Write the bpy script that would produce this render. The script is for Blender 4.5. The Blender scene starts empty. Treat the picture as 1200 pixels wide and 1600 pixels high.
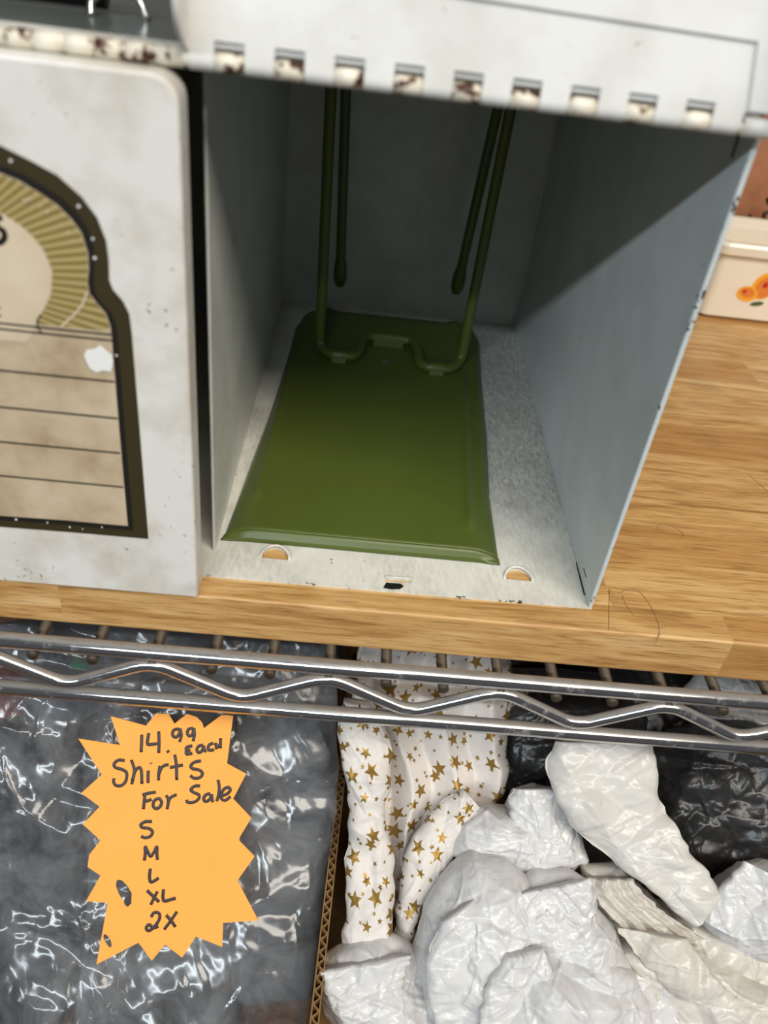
import bpy, bmesh, math, random
import numpy as np
from mathutils import Vector, Matrix
C = bpy.context.scene.collection
SC = bpy.context.scene
S = 0.0007                      # scene units (about 0.7 mm) to metres
PI = math.pi
R_ = math.radians

# ------------------------------------------------------------------ camera
CAM = np.array([-130.3, -304.8, 281.9])
def cam_axes(pitch, roll, yaw):
    cy, sy, cp, sp, cr, sr = (math.cos(yaw), math.sin(yaw), math.cos(pitch), math.sin(pitch), math.cos(roll), math.sin(roll))
    A = np.array([[cy, -sy, 0], [sy, cy, 0], [0, 0, 1]])
    B = np.array([[1, 0, 0], [0, 0, -1], [0, 1, 0]])
    X = np.array([[1, 0, 0], [0, cp, -sp], [0, sp, cp]])
    Z = np.array([[cr, -sr, 0], [sr, cr, 0], [0, 0, 1]])
    return Z @ X @ B @ A
M = cam_axes(R_(37.2648), R_(7.7937), R_(4.0476))
F = 1300.0
cd = bpy.data.cameras.new('camera'); cam = bpy.data.objects.new('camera', cd); C.objects.link(cam)
rot = Matrix(((M[0][0], -M[1][0], -M[2][0]), (M[0][1], -M[1][1], -M[2][1]), (M[0][2], -M[1][2], -M[2][2])))
cam.matrix_world = Matrix.Translation(Vector(CAM * S)) @ rot.to_4x4()
cd.sensor_fit = 'VERTICAL'; cd.sensor_height = 36; cd.lens = F * 36 / 1600
cd.clip_start = 0.005; cd.clip_end = 50
cd.dof.use_dof = True; cd.dof.focus_distance = 470 * S; cd.dof.aperture_fstop = 9.0
SC.camera = cam
SC.view_settings.view_transform = 'Standard'; SC.view_settings.look = 'None'
SC.view_settings.gamma = 1; SC.view_settings.use_curve_mapping = False
SC.view_settings.exposure = 0.42

# ------------------------------------------------------------------ world and lights
w = bpy.data.worlds.new('shop_light'); SC.world = w; w.use_nodes = True
w.node_tree.nodes['Background'].inputs[0].default_value = (0.93, 0.93, 1.0, 1)
w.node_tree.nodes['Background'].inputs[1].default_value = 0.09
def area(name, loc, target, sx, sy, power, col):
    l = bpy.data.lights.new(name, 'AREA'); l.shape = 'RECTANGLE'; l.size = sx; l.size_y = sy; l.energy = power; l.color = col
    o = bpy.data.objects.new(name, l); C.objects.link(o)
    o.location = loc; o.rotation_euler = (Vector(target) - Vector(loc)).to_track_quat('-Z', 'Y').to_euler()
    return o
# long fluorescent ceiling tubes run parallel to the shelf front
def tube_lamp(name, x0, x1, y, z, wdt, tgt, power, col):
    l = bpy.data.lights.new(name, 'AREA'); l.shape = 'RECTANGLE'; l.size = x1 - x0; l.size_y = wdt; l.energy = power; l.color = col
    o = bpy.data.objects.new(name, l); C.objects.link(o)
    o.location = ((x0 + x1) / 2, y, z); o.rotation_euler = (math.atan2(tgt[0] - y, z - tgt[1]), 0, 0)
    return o
tube_lamp('cool_tube', -2.3, -0.1, -1.85, 1.42, 0.07, (0.1, 0.02), 30, (0.84, 0.94, 1.0))
tube_lamp('warm_tube', -0.1, 1.7, -1.05, 1.6, 0.6, (0.0, 0.0), 32, (1.0, 0.93, 0.82))

# ------------------------------------------------------------------ helpers
def ray(px, py):
    return M.T @ np.array([(px - 600) / F, (py - 800) / F, 1.0])
def at(px, py, n, d):
    """the point where the sight line of a photo pixel meets the plane n.p = d"""
    n = np.array(n, float); r = ray(px, py)
    return CAM + r * ((d - n @ CAM) / (n @ r))
BASE = {}
def thing(name, label, cat, base, group=None):
    o = bpy.data.objects.new(name, None); C.objects.link(o)
    o.empty_display_size = 0.01
    o.location = Vector(base) * S; BASE[o.name] = np.array(base, float)
    o['label'] = label; o['category'] = cat
    if group: o['group'] = group
    return o
def obj(name, vf, mat, parent=None, base=None, smooth=False, uv=None, mats=None, fmat=None, label=None):
    v, f = vf
    v = np.array(v, float)
    if parent is not None: b = BASE[parent.name]; loc = np.zeros(3)
    else:
        b = np.array(base, float) if base is not None else np.array([v[:, 0].mean(), v[:, 1].mean(), v[:, 2].min()]); loc = b
    me = bpy.data.meshes.new(name); me.from_pydata(((v - b) * S).tolist(), [], [list(map(int, q)) for q in f])
    for m in (mats or [mat]): me.materials.append(m)
    if fmat: me.polygons.foreach_set('material_index', fmat)
    if smooth: me.polygons.foreach_set('use_smooth', [True] * len(me.polygons))
    if uv is not None:
        l = me.uv_layers.new(name='UVMap'); uv = np.array(uv)
        idx = np.zeros(len(me.loops), int); me.loops.foreach_get('vertex_index', idx)
        l.data.foreach_set('uv', uv[idx].ravel())
    bm = bmesh.new(); bm.from_mesh(me); bmesh.ops.recalc_face_normals(bm, faces=bm.faces); bm.to_mesh(me); bm.free()
    me.update()
    o = bpy.data.objects.new(name, me); C.objects.link(o); o.location = loc * S; BASE[o.name] = b
    if parent is not None: o.parent = parent
    if label: o['label'] = label
    return o
def tag(o, label, cat, group=None):
    o['label'] = label; o['category'] = cat
    if group: o['group'] = group
    return o
def structure(o): o['kind'] = 'structure'; return o
def join(*parts):
    V, Fc = [], []
    for v, f in parts:
        k = len(V); V += [list(p) for p in v]; Fc += [[i + k for i in q] for q in f]
    return V, Fc
def box(x0, x1, y0, y1, z0, z1, bev=0.0, seg=2):
    bm = bmesh.new(); bmesh.ops.create_cube(bm, size=1)
    for v in bm.verts:
        v.co = Vector(((x0 + x1) / 2 + v.co.x * (x1 - x0), (y0 + y1) / 2 + v.co.y * (y1 - y0), (z0 + z1) / 2 + v.co.z * (z1 - z0)))
    if bev: bmesh.ops.bevel(bm, geom=bm.edges[:], offset=bev, segments=seg, profile=0.5, affect='EDGES')
    return dump(bm)
def dump(bm):
    bm.verts.index_update()
    r = ([list(v.co) for v in bm.verts], [[v.index for v in f.verts] for f in bm.faces]); bm.free(); return r
def smooth_path(pts, n=8):
    p = [np.array(q, float) for q in pts]; p = [2 * p[0] - p[1]] + p + [2 * p[-1] - p[-2]]; out = []
    for i in range(1, len(p) - 2):
        for k in range(n):
            t = k / n
            out.append(0.5 * (2 * p[i] + (p[i + 1] - p[i - 1]) * t + (2 * p[i - 1] - 5 * p[i] + 4 * p[i + 1] - p[i + 2]) * t * t + (-p[i - 1] + 3 * p[i] - 3 * p[i + 1] + p[i + 2]) * t ** 3))
    out.append(p[-2]); return out
def round_corners(pts, r, n=6):
    """polyline with filleted corners"""
    p = [np.array(q, float) for q in pts]; out = [p[0]]
    for i in range(1, len(p) - 1):
        a, b, c = p[i - 1], p[i], p[i + 1]
        la, lc = np.linalg.norm(a - b), np.linalg.norm(c - b); rr = min(r, la * .45, lc * .45)
        s, e = b + (a - b) / la * rr, b + (c - b) / lc * rr
        for k in range(n + 1):
            t = k / n; out.append((1 - t) ** 2 * s + 2 * t * (1 - t) * b + t * t * e)
    out.append(p[-1]); return out
def tube(path, r, n=14, radii=None):
    P = [np.array(q, float) for q in path]; V, Fc = [], []
    t0 = P[1] - P[0]; t0 /= np.linalg.norm(t0)
    u = np.cross(t0, [0, 0, 1.0]);
    if np.linalg.norm(u) < 1e-3: u = np.cross(t0, [1.0, 0, 0])
    u /= np.linalg.norm(u)
    for i, p in enumerate(P):
        t = P[min(i + 1, len(P) - 1)] - P[max(i - 1, 0)]; t /= np.linalg.norm(t) + 1e-9
        u = u - t * (u @ t); u /= np.linalg.norm(u); b = np.cross(t, u)
        rr = radii[i] if radii is not None else r
        for k in range(n):
            a = 2 * PI * k / n; V.append(p + (u * math.cos(a) + b * math.sin(a)) * rr)
    for i in range(len(P) - 1):
        for k in range(n):
            Fc.append([i * n + k, i * n + (k + 1) % n, (i + 1) * n + (k + 1) % n, (i + 1) * n + k])
    Fc.append(list(range(n))[::-1]); Fc.append([(len(P) - 1) * n + k for k in range(n)])
    return V, Fc
def flat_shape(outer, holes, o, u, v, n, th):
    """a flat cut-out (outline with holes, in u,v coordinates) of real thickness"""
    cu = bpy.data.curves.new('tmp', 'CURVE'); cu.dimensions = '2D'; cu.fill_mode = 'BOTH'; cu.extrude = th / 2
    for loop in [outer] + list(holes):
        sp = cu.splines.new('POLY'); sp.points.add(len(loop) - 1); sp.use_cyclic_u = True
        for q, (x, y) in zip(sp.points, loop): q.co = (x, y, 0, 1)
    ob = bpy.data.objects.new('tmp', cu); me = bpy.data.meshes.new_from_object(ob)
    V = [np.array(o) + np.array(u) * p.co.x + np.array(v) * p.co.y + np.array(n) * (p.co.z + th / 2) for p in me.vertices]
    Fc = [list(p.vertices) for p in me.polygons]
    bpy.data.objects.remove(ob); bpy.data.curves.remove(cu); bpy.data.meshes.remove(me)
    return V, Fc
def grid_faces(nu, nv, wrap=False):
    f = []
    for i in range(nu - 1):
        for j in range(nv if wrap else nv - 1):
            f.append([i * nv + j, i * nv + (j + 1) % nv, (i + 1) * nv + (j + 1) % nv, (i + 1) * nv + j])
    return f

# ------------------------------------------------------------------ materials
class NT:
    def __init__(s, name):
        s.m = bpy.data.materials.new(name); s.m.use_nodes = True; s.t = s.m.node_tree; s.b = s.t.nodes['Principled BSDF']; s.out = s.t.nodes['Material Output']
    def n(s, typ, **k):
        x = s.t.nodes.new(typ)
        for a, b in k.items():
            if a.startswith('i_'):
                key = a[2:]; x.inputs[int(key) if key.isdigit() else key.replace('_', ' ')].default_value = b
            else: setattr(x, a, b)
        return x
    def l(s, a, b): s.t.links.new(a, b)
    def coord(s, scale=(1, 1, 1), kind='Object', rot=(0, 0, 0)):
        tc = s.n('ShaderNodeTexCoord'); mp = s.n('ShaderNodeMapping'); mp.inputs['Scale'].default_value = scale; mp.inputs['Rotation'].default_value = rot
        s.l(tc.outputs[kind], mp.inputs['Vector']); return mp.outputs[0]
    def noise(s, vec, scale, detail=4, rough=.55, dist=0):
        x = s.n('ShaderNodeTexNoise'); x.inputs['Scale'].default_value = scale; x.inputs['Detail'].default_value = detail
        x.inputs['Roughness'].default_value = rough; x.inputs['Distortion'].default_value = dist; s.l(vec, x.inputs['Vector']); return x.outputs['Fac']
    def ramp(s, fac, stops, interp='LINEAR'):
        x = s.n('ShaderNodeValToRGB'); x.color_ramp.interpolation = interp; e = x.color_ramp.elements
        while len(e) < len(stops): e.new(0.5)
        for q, (p, c) in zip(e, stops):
            q.position = p; q.color = (*c, 1) if len(c) == 3 else c
        s.l(fac, x.inputs[0]); return x.outputs[0]
    def mix(s, fac, a, b, blend='MIX'):
        x = s.n('ShaderNodeMix', data_type='RGBA', blend_type=blend)
        for sock, v in ((0, fac), (6, a), (7, b)):
            if hasattr(v, 'is_linked'): s.l(v, x.inputs[sock])
            elif sock == 0: x.inputs[0].default_value = v
            else: x.inputs[sock].default_value = (*v, 1)
        return x.outputs[2]
    def math(s, op, a, b=None, c=None):
        x = s.n('ShaderNodeMath', operation=op)
        for i, v in enumerate((a, b, c)):
            if v is None: continue
            if hasattr(v, 'is_linked'): s.l(v, x.inputs[i])
            else: x.inputs[i].default_value = v
        return x.outputs[0]
    def bump(s, h, strength, dist=.001):
        x = s.n('ShaderNodeBump'); x.inputs['Strength'].default_value = strength; x.inputs['Distance'].default_value = dist
        s.l(h, x.inputs['Height']); s.l(x.outputs[0], s.b.inputs['Normal']); return x
    def set(s, **k):
        for a, v in k.items():
            sock = s.b.inputs[a.replace('_', ' ')]
            if hasattr(v, 'is_linked'): s.l(v, sock)
            else: sock.default_value = (*v, 1) if isinstance(v, tuple) and len(v) == 3 else v
        return s
def plain(name, col, rough=.5, metal=0.0, spec=.5):
    return NT(name).set(Base_Color=col, Roughness=rough, Metallic=metal, Specular_IOR_Level=spec).m
def srgb(r, g, b):
    return tuple(((c / 255 + .055) / 1.055) ** 2.4 if c > 10 else c / 255 / 12.92 for c in (r, g, b))

def painted(name, base, dirt, rust_amt=.72, scuff=.0, rough=.38, edge=0, strip=False):
    k = NT(name); v = k.coord((1 / S / 100,) * 3)      # coordinates in hundreds of scene units
    big = k.noise(v, 3.0, 5, .6)
    c = k.mix(k.ramp(big, [(.42, (0, 0, 0)), (.75, (1, 1, 1))]), base, dirt)
    sp = k.noise(v, 34, 3, .6)
    pat = k.noise(v, 4.2, 2)
    spk = k.math('MULTIPLY', k.ramp(sp, [(rust_amt, (0, 0, 0)), (rust_amt + .035, (1, 1, 1))]), k.ramp(pat, [(.48, (0, 0, 0)), (.6, (1, 1, 1))]))
    c = k.mix(spk, c, (.15, .09, .055))
    if scuff:
        v2 = k.coord((1 / S / 100 * 2.2, 1 / S / 100 * .55, 1 / S / 100), rot=(0, 0, .5))
        sc = k.noise(v2, 22, 6, .75); area_ = k.noise(v, 1.3, 2)
        c = k.mix(k.math('MULTIPLY', k.math('MULTIPLY', k.ramp(sc, [(.42, (0, 0, 0)), (.72, (1, 1, 1))]), k.ramp(area_, [(.32, (0, 0, 0)), (.6, (1, 1, 1))])), scuff), c, (.12, .12, .115))
    if edge or strip:
        tc = k.n('ShaderNodeTexCoord'); sx = k.n('ShaderNodeSeparateXYZ'); k.l(tc.outputs['Object'], sx.inputs[0])
    if strip:                                                   # scuffs and the right wall's shade, painted together as a grey strip
        yy = k.math('MULTIPLY', sx.outputs[1], 1 / S); xx = k.math('MULTIPLY', sx.outputs[0], 1 / S)
        m1 = k.n('ShaderNodeMapRange', interpolation_type='SMOOTHSTEP'); k.l(yy, m1.inputs[0]); m1.inputs[1].default_value = -138; m1.inputs[2].default_value = -60
        m2 = k.n('ShaderNodeMapRange', interpolation_type='SMOOTHSTEP'); k.l(xx, m2.inputs[0]); m2.inputs[1].default_value = 130; m2.inputs[2].default_value = 150
        v3 = k.coord((1 / S / 100 * 3, 1 / S / 100, 1 / S / 100), rot=(0, 0, .5))
        sm_ = k.ramp(k.noise(v3, 16, 7, .8), [(.30, (.15, .15, .15)), (.62, (1, 1, 1))])
        c = k.mix(k.math('MULTIPLY', k.math('MULTIPLY', k.math('MULTIPLY', m1.outputs[0], m2.outputs[0]), sm_), .72), c, (.13, .14, .14))
    if edge:                                                    # chipped enamel along the front edge
        yy = k.math('MULTIPLY', sx.outputs[1], 1 / S)
        near = k.n('ShaderNodeMapRange'); k.l(yy, near.inputs[0]); near.inputs[1].default_value = -165 + edge; near.inputs[2].default_value = -165; 
        nz = k.noise(v, 13, 4, .7)
        thr = k.math('GREATER_THAN', k.math('MULTIPLY_ADD', near.outputs[0], .13, nz), .745)
        c = k.mix(thr, c, (.045, .035, .03))
    k.set(Base_Color=c, Roughness=rough, Specular_IOR_Level=.4)
    k.bump(k.noise(v, 60, 3), .04, .0004)
    return k.m
WHITE_DOOR = painted('white_enamel_door', srgb(226, 224, 218), srgb(194, 184, 168), .64)
WHITE_OPEN = painted('white_enamel_open_door', srgb(224, 224, 221), srgb(206, 204, 197), .70)
WHITE_IN = painted('white_enamel_inside', srgb(206, 208, 202), srgb(188, 188, 180), .74, rough=.3)
WHITE_FLOOR = painted('white_enamel_scuffed_shaded', srgb(226, 224, 214), srgb(198, 195, 182), .70, scuff=.38, edge=2.2, strip=True)
WHITE_EDGE = painted('white_enamel_chipped_edge', srgb(204, 212, 213), srgb(190, 196, 195), .76, rough=.3, edge=4.0)
def knuckle_mat():
    k = NT('chipped_hinge_paint'); v = k.coord((1 / S / 100,) * 3)
    nz = k.noise(v, 16, 4, .6)
    k.set(Base_Color=k.ramp(nz, [(.38, srgb(70, 40, 28)), (.43, srgb(96, 62, 44)), (.46, srgb(226, 216, 196)), (.7, srgb(240, 235, 222))]), Roughness=.5)
    return k.m
KNUCKLE = knuckle_mat()
def wood_mat():
    k = NT('oak_butcher_block'); tc = k.n('ShaderNodeTexCoord'); sx = k.n('ShaderNodeSeparateXYZ'); k.l(tc.outputs['Object'], sx.inputs[0])
    u = 1 / S
    y = k.math('MULTIPLY', sx.outputs[1], u / 38.0)
    row = k.math('FLOOR', y)
    wn = k.n('ShaderNodeTexWhiteNoise', noise_dimensions='1D'); k.l(row, wn.inputs['W'])
    xs = k.math('ADD', k.math('MULTIPLY', sx.outputs[0], u / 330.0), k.math('MULTIPLY', wn.outputs['Value'], 7.3))
    wn2 = k.n('ShaderNodeTexWhiteNoise', noise_dimensions='2D'); cb = k.n('ShaderNodeCombineXYZ'); k.l(row, cb.inputs[0]); k.l(k.math('FLOOR', xs), cb.inputs[1]); k.l(cb.outputs[0], wn2.inputs['Vector'])
    tone = wn2.outputs['Value']
    off = k.n('ShaderNodeCombineXYZ'); k.l(k.math('MULTIPLY', tone, 5.0), off.inputs[0]); k.l(k.math('MULTIPLY', tone, 3.0), off.inputs[2])
    va = k.n('ShaderNodeVectorMath', operation='ADD'); k.l(tc.outputs['Object'], va.inputs[0]); k.l(off.outputs[0], va.inputs[1])
    mp = k.n('ShaderNodeMapping'); mp.inputs['Scale'].default_value = (u / 100 * .34, u / 100 * 4.6, u / 100 * 4.6); k.l(va.outputs[0], mp.inputs[0])
    g1 = k.noise(mp.outputs[0], 3.2, 6, .62, .8)
    mp2 = k.n('ShaderNodeMapping'); mp2.inputs['Scale'].default_value = (u / 100 * 1.1, u / 100 * 20, u / 100 * 20); k.l(va.outputs[0], mp2.inputs[0])
    g2 = k.noise(mp2.outputs[0], 4.0, 3, .6)
    c = k.ramp(g1, [(.3, srgb(146, 102, 52)), (.48, srgb(198, 154, 95)), (.7, srgb(226, 190, 134))])
    c = k.mix(k.ramp(tone, [(0, (0, 0, 0)), (.6, (.12, .12, .12)), (1, (.72, .72, .72))]), c, srgb(172, 122, 64))
    c = k.mix(k.math('MULTIPLY', k.ramp(g2, [(.54, (0, 0, 0)), (.66, (1, 1, 1))]), .55), c, srgb(120, 76, 36))
    st = k.noise(k.coord((u / 100,) * 3), 1.6, 3)
    c = k.mix(k.math('MULTIPLY', k.ramp(st, [(.62, (0, 0, 0)), (.74, (1, 1, 1))]), .45), c, srgb(140, 118, 84))
    k.set(Base_Color=c, Roughness=.34, Specular_IOR_Level=.45)
    k.bump(g2, .12, .0004); return k.m
WOOD = wood_mat()
def chrome_mat():
    k = NT('worn_chrome'); v = k.coord((1 / S / 100, 1 / S / 100, 1 / S / 100))
    nz = k.noise(v, 9, 5, .7); dirt = k.ramp(nz, [(.57, (0, 0, 0)), (.72, (1, 1, 1))])
    geo = k.n('ShaderNodeNewGeometry'); sp = k.n('ShaderNodeSeparateXYZ'); k.l(geo.outputs['Normal'], sp.inputs[0])
    dust = k.math('MULTIPLY', k.ramp(sp.outputs[2], [(.72, (0, 0, 0)), (.97, (.85, .85, .85))]), k.ramp(k.noise(v, 5, 4, .7), [(.25, (.3, .3, .3)), (.6, (1, 1, 1))]))
    tot = k.math('MAXIMUM', k.math('MULTIPLY', dirt, .4), dust)
    k.set(Base_Color=k.mix(tot, (.60, .595, .59), (.16, .125, .09)), Metallic=k.math('SUBTRACT', 1.0, tot), Roughness=k.math('MULTIPLY_ADD', tot, .5, .13))
    return k.m
CHROME = chrome_mat()
RUSTY = plain('rusty_wire', srgb(74, 62, 48), .55, .4)
def green_mat():
    k = NT('olive_green_enamel'); v = k.coord((1 / S / 100,) * 3)
    c = k.mix(k.noise(v, 2.5, 4), srgb(76, 88, 34), srgb(86, 97, 40))
    sp = k.ramp(k.noise(v, 90, 2), [(.76, (0, 0, 0)), (.80, (1, 1, 1))]); c = k.mix(k.math('MULTIPLY', sp, .45), c, srgb(150, 158, 120))
    ru = k.math('MULTIPLY', k.ramp(k.noise(v, 24, 4, .7), [(.66, (0, 0, 0)), (.7, (1, 1, 1))]), k.ramp(k.noise(v, 1.4, 2), [(.58, (0, 0, 0)), (.68, (1, 1, 1))]))
    c = k.mix(ru, c, srgb(110, 60, 45))
    k.set(Base_Color=c, Roughness=.36, Specular_IOR_Level=.45); k.bump(k.noise(v, 40, 3), .05, .0004); return k.m
GREEN = green_mat()
def kraft_mat():
    k = NT('kraft_cardboard'); v = k.coord((1 / S / 100,) * 3)
    k.set(Base_Color=k.mix(k.noise(v, 12, 5), srgb(122, 92, 58), srgb(158, 124, 82)), Roughness=.85, Specular_IOR_Level=.2); return k.m
KRAFT = kraft_mat()
def plastic_mat(name, col, col2, rough, trans=.25, bump=.25, sc=14):
    k = NT(name); v = k.coord((1 / S / 100,) * 3)
    c = k.mix(k.noise(v, 1.6, 3), col, col2)
    k.set(Base_Color=c, Roughness=rough, Specular_IOR_Level=.5)
    vo = k.n('ShaderNodeTexVoronoi', feature='DISTANCE_TO_EDGE'); vo.inputs['Scale'].default_value = sc
    nz = k.n('ShaderNodeTexNoise'); nz.inputs['Scale'].default_value = sc * .6; k.l(v, nz.inputs['Vector'])
    wv = k.n('ShaderNodeVectorMath', operation='MULTIPLY_ADD'); k.l(nz.outputs['Color'], wv.inputs[0]); wv.inputs[1].default_value = (.12,) * 3; k.l(v, wv.inputs[2]); k.l(wv.outputs[0], vo.inputs['Vector'])
    h = k.math('MULTIPLY', k.math('MINIMUM', vo.outputs['Distance'], .25), 1.0)
    bn = k.bump(h, bump, .0012)
    if trans:
        tr = k.n('ShaderNodeBsdfTranslucent'); k.l(c, tr.inputs[0]); k.l(bn.outputs[0], tr.inputs['Normal'])
        mx = k.n('ShaderNodeMixShader'); mx.inputs[0].default_value = trans; k.l(k.b.outputs[0], mx.inputs[1]); k.l(tr.outputs[0], mx.inputs[2]); k.l(mx.outputs[0], k.out.inputs[0])
    return k.m
WBAG = plastic_mat('white_bag_plastic', srgb(232, 231, 230), srgb(222, 221, 221), .24, .22, .35, 12)
WBAG2 = plastic_mat('cream_bag_plastic', srgb(230, 226, 219), srgb(218, 211, 200), .27, .22, .35, 12)
WBAG3 = plastic_mat('soft_white_bag_plastic', srgb(232, 230, 226), srgb(222, 218, 210), .27, .22, .35, 12)
TISSUE_W = plastic_mat('white_tissue', srgb(230, 228, 224), srgb(222, 218, 210), .5, .3, .2, 11)
BBAG = plastic_mat('black_bag_plastic', srgb(34, 34, 35), srgb(46, 45, 45), .34, 0, .6, 9)
def clear_mat():
    k = NT('clear_plastic_film'); v = k.coord((1 / S / 100,) * 3)
    h = k.noise(v, 2.2, 2, .4, 1.2)
    bp = k.n('ShaderNodeBump'); bp.inputs['Strength'].default_value = .5; bp.inputs['Distance'].default_value = .002; k.l(h, bp.inputs['Height'])
    t = k.n('ShaderNodeBsdfTransparent'); t.inputs[0].default_value = (.93, .94, .95, 1)
    g = k.n('ShaderNodeBsdfGlossy'); g.inputs['Roughness'].default_value = .17; g.inputs[0].default_value = (1, 1, 1, 1); k.l(bp.outputs[0], g.inputs['Normal'])
    d = k.n('ShaderNodeBsdfDiffuse'); d.inputs[0].default_value = (.62, .64, .67, 1)
    fr = k.n('ShaderNodeFresnel'); fr.inputs['IOR'].default_value = 1.5; k.l(bp.outputs[0], fr.inputs['Normal'])
    m0 = k.n('ShaderNodeMixShader'); k.l(k.ramp(k.noise(v, 2.6, 5, .65, 1.0), [(.35, (.03, .03, .03)), (.7, (.26, .26, .26))]), m0.inputs[0]); k.l(t.outputs[0], m0.inputs[1]); k.l(d.outputs[0], m0.inputs[2])
    m1 = k.n('ShaderNodeMixShader'); k.l(k.math('MINIMUM', k.math('MULTIPLY_ADD', fr.outputs[0], 1.1, .0), .8), m1.inputs[0]); k.l(m0.outputs[0], m1.inputs[1]); k.l(g.outputs[0], m1.inputs[2])
    k.l(m1.outputs[0], k.out.inputs[0]); return k.m
CLEAR = clear_mat()
def cloth_mat(name, col):
    k = NT(name); v = k.coord((1 / S / 100,) * 3); nz = k.noise(v, 60, 3)
    k.set(Base_Color=k.mix(nz, col, tuple(c * 1.35 for c in col)), Roughness=.85, Specular_IOR_Level=.15); k.bump(nz, .2, .0006); return k.m
SHIRT = cloth_mat('charcoal_cotton', srgb(60, 61, 64)); SHIRT2 = cloth_mat('slate_cotton', srgb(74, 76, 80)); SHIRT3 = cloth_mat('dark_cotton', srgb(50, 50, 52))
REDCLOTH = cloth_mat('maroon_cotton', srgb(92, 30, 34)); GREENCLOTH = plain('green_print', srgb(20, 130, 92), .5)
def star_mat():
    k = NT('gold_star_tissue'); tc = k.n('ShaderNodeTexCoord'); uv = tc.outputs['UV']
    def layer(scale, smin, smax, rnd, off):
        mp = k.n('ShaderNodeMapping'); mp.inputs['Scale'].default_value = (scale,) * 3; mp.inputs['Location'].default_value = (off, off * .7, 0); k.l(uv, mp.inputs[0])
        vo = k.n('ShaderNodeTexVoronoi', voronoi_dimensions='2D', feature='F1'); vo.inputs['Scale'].default_value = 1; vo.inputs['Randomness'].default_value = rnd; k.l(mp.outputs[0], vo.inputs['Vector'])
        d = k.n('ShaderNodeVectorMath', operation='SUBTRACT'); k.l(mp.outputs[0], d.inputs[0]); k.l(vo.outputs['Position'], d.inputs[1])
        s2 = k.n('ShaderNodeSeparateXYZ'); k.l(d.outputs[0], s2.inputs[0]); cs = k.n('ShaderNodeSeparateColor'); k.l(vo.outputs['Color'], cs.inputs[0])
        ang = k.math('ADD', k.math('ARCTAN2', s2.outputs[1], s2.outputs[0]), k.math('MULTIPLY', cs.outputs[0], 6.28))
        st = 2 * PI / 5
        a = k.math('ABSOLUTE', k.math('SUBTRACT', k.math('FLOORED_MODULO', k.math('ADD', ang, st / 2 + 20 * st), st), st / 2))
        r = vo.outputs['Distance']; R0 = k.math('MULTIPLY_ADD', cs.outputs[1], smax - smin, smin)
        e = k.math('ADD', k.math('MULTIPLY', k.math('COSINE', a), .247), k.math('MULTIPLY', k.math('SINE', a), .66))
        return k.math('LESS_THAN', k.math('MULTIPLY', r, e), k.math('MULTIPLY', R0, .247))
    fac = k.math('MAXIMUM', layer(.072, .22, .46, .75, 3.3), layer(.105, .10, .22, .9, 11.7))
    v = k.coord((1 / S / 100,) * 3)
    c = k.mix(k.noise(v, 2, 3), srgb(222, 217, 213), srgb(208, 200, 193))
    c = k.mix(fac, c, srgb(150, 118, 52))
    k.set(Base_Color=c, Roughness=k.math('MULTIPLY_ADD', fac, -.2, .6), Metallic=k.math('MULTIPLY', fac, .45))
    k.bump(k.noise(v, 14, 5, .6), .35, .001); return k.m
STAR = star_mat()
def orange_mat():
    k = NT('orange_card'); v = k.coord((1 / S / 100,) * 3)
    k.set(Base_Color=k.mix(k.noise(v, 2, 3), srgb(250, 172, 80), srgb(247, 164, 68)), Roughness=.6, Specular_IOR_Level=.3); return k.m
ORANGE = orange_mat()
INK = plain('black_marker', srgb(44, 30, 34), .5)
BLACKLINE = plain('black_print', srgb(30, 27, 22), .45)
OLIVE = plain('olive_print', srgb(58, 50, 28), .4)
def tan_mat():
    k = NT('aged_tan_print'); v = k.coord((1 / S / 100,) * 3)
    c = k.ramp(k.noise(v, 3.4, 6, .62), [(.3, srgb(164, 142, 112)), (.5, srgb(196, 176, 147)), (.72, srgb(214, 197, 170))])
    k.set(Base_Color=c, Roughness=.42); return k.m
TAN = tan_mat(); PALE = NT('pale_tan_print')
_v = PALE.coord((1 / S / 100,) * 3); PALE.set(Base_Color=PALE.ramp(PALE.noise(_v, 3, 4), [(.3, srgb(206, 188, 160)), (.7, srgb(222, 206, 180))]), Roughness=.42); PALE = PALE.m
GOLD = plain('gold_ray_print', srgb(134, 116, 62), .42)
BEIGE = plain('beige_ray_print', srgb(178, 160, 108), .42)
CHIP = plain('chipped_white_spot', srgb(238, 238, 236), .5)
BLACK = plain('black_plastic', srgb(18, 18, 18), .3)
CERAM = NT('cream_glazed_ceramic'); _v = CERAM.coord((1 / S / 100,) * 3); CERAM.set(Base_Color=CERAM.mix(CERAM.noise(_v, 4, 4), srgb(242, 232, 214), srgb(232, 218, 196)), Roughness=.16); CERAM = CERAM.m
FRUIT = plain('orange_fruit_print', srgb(246, 170, 52), .25); FRUIT2 = plain('peach_flesh_print', srgb(226, 128, 58), .25); LEAF = plain('green_leaf_print', srgb(74, 96, 50), .3); REDP = plain('red_print', srgb(190, 40, 34), .35)
TERRA = NT('terracotta_plaque_face'); _v = TERRA.coord((1 / S / 100,) * 3); TERRA.set(Base_Color=TERRA.ramp(TERRA.noise(_v, 3, 5), [(.3, srgb(140, 88, 58)), (.7, srgb(174, 120, 86))]), Roughness=.5); TERRA = TERRA.m
DKWOOD = NT('dark_plaque_wood'); _v = DKWOOD.coord((1 / S / 100 * 3, 1 / S / 100, 1 / S / 100 * .3)); DKWOOD.set(Base_Color=DKWOOD.ramp(DKWOOD.noise(_v, 4, 5), [(.3, srgb(84, 48, 28)), (.7, srgb(150, 98, 52))]), Roughness=.4); DKWOOD = DKWOOD.m
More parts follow.
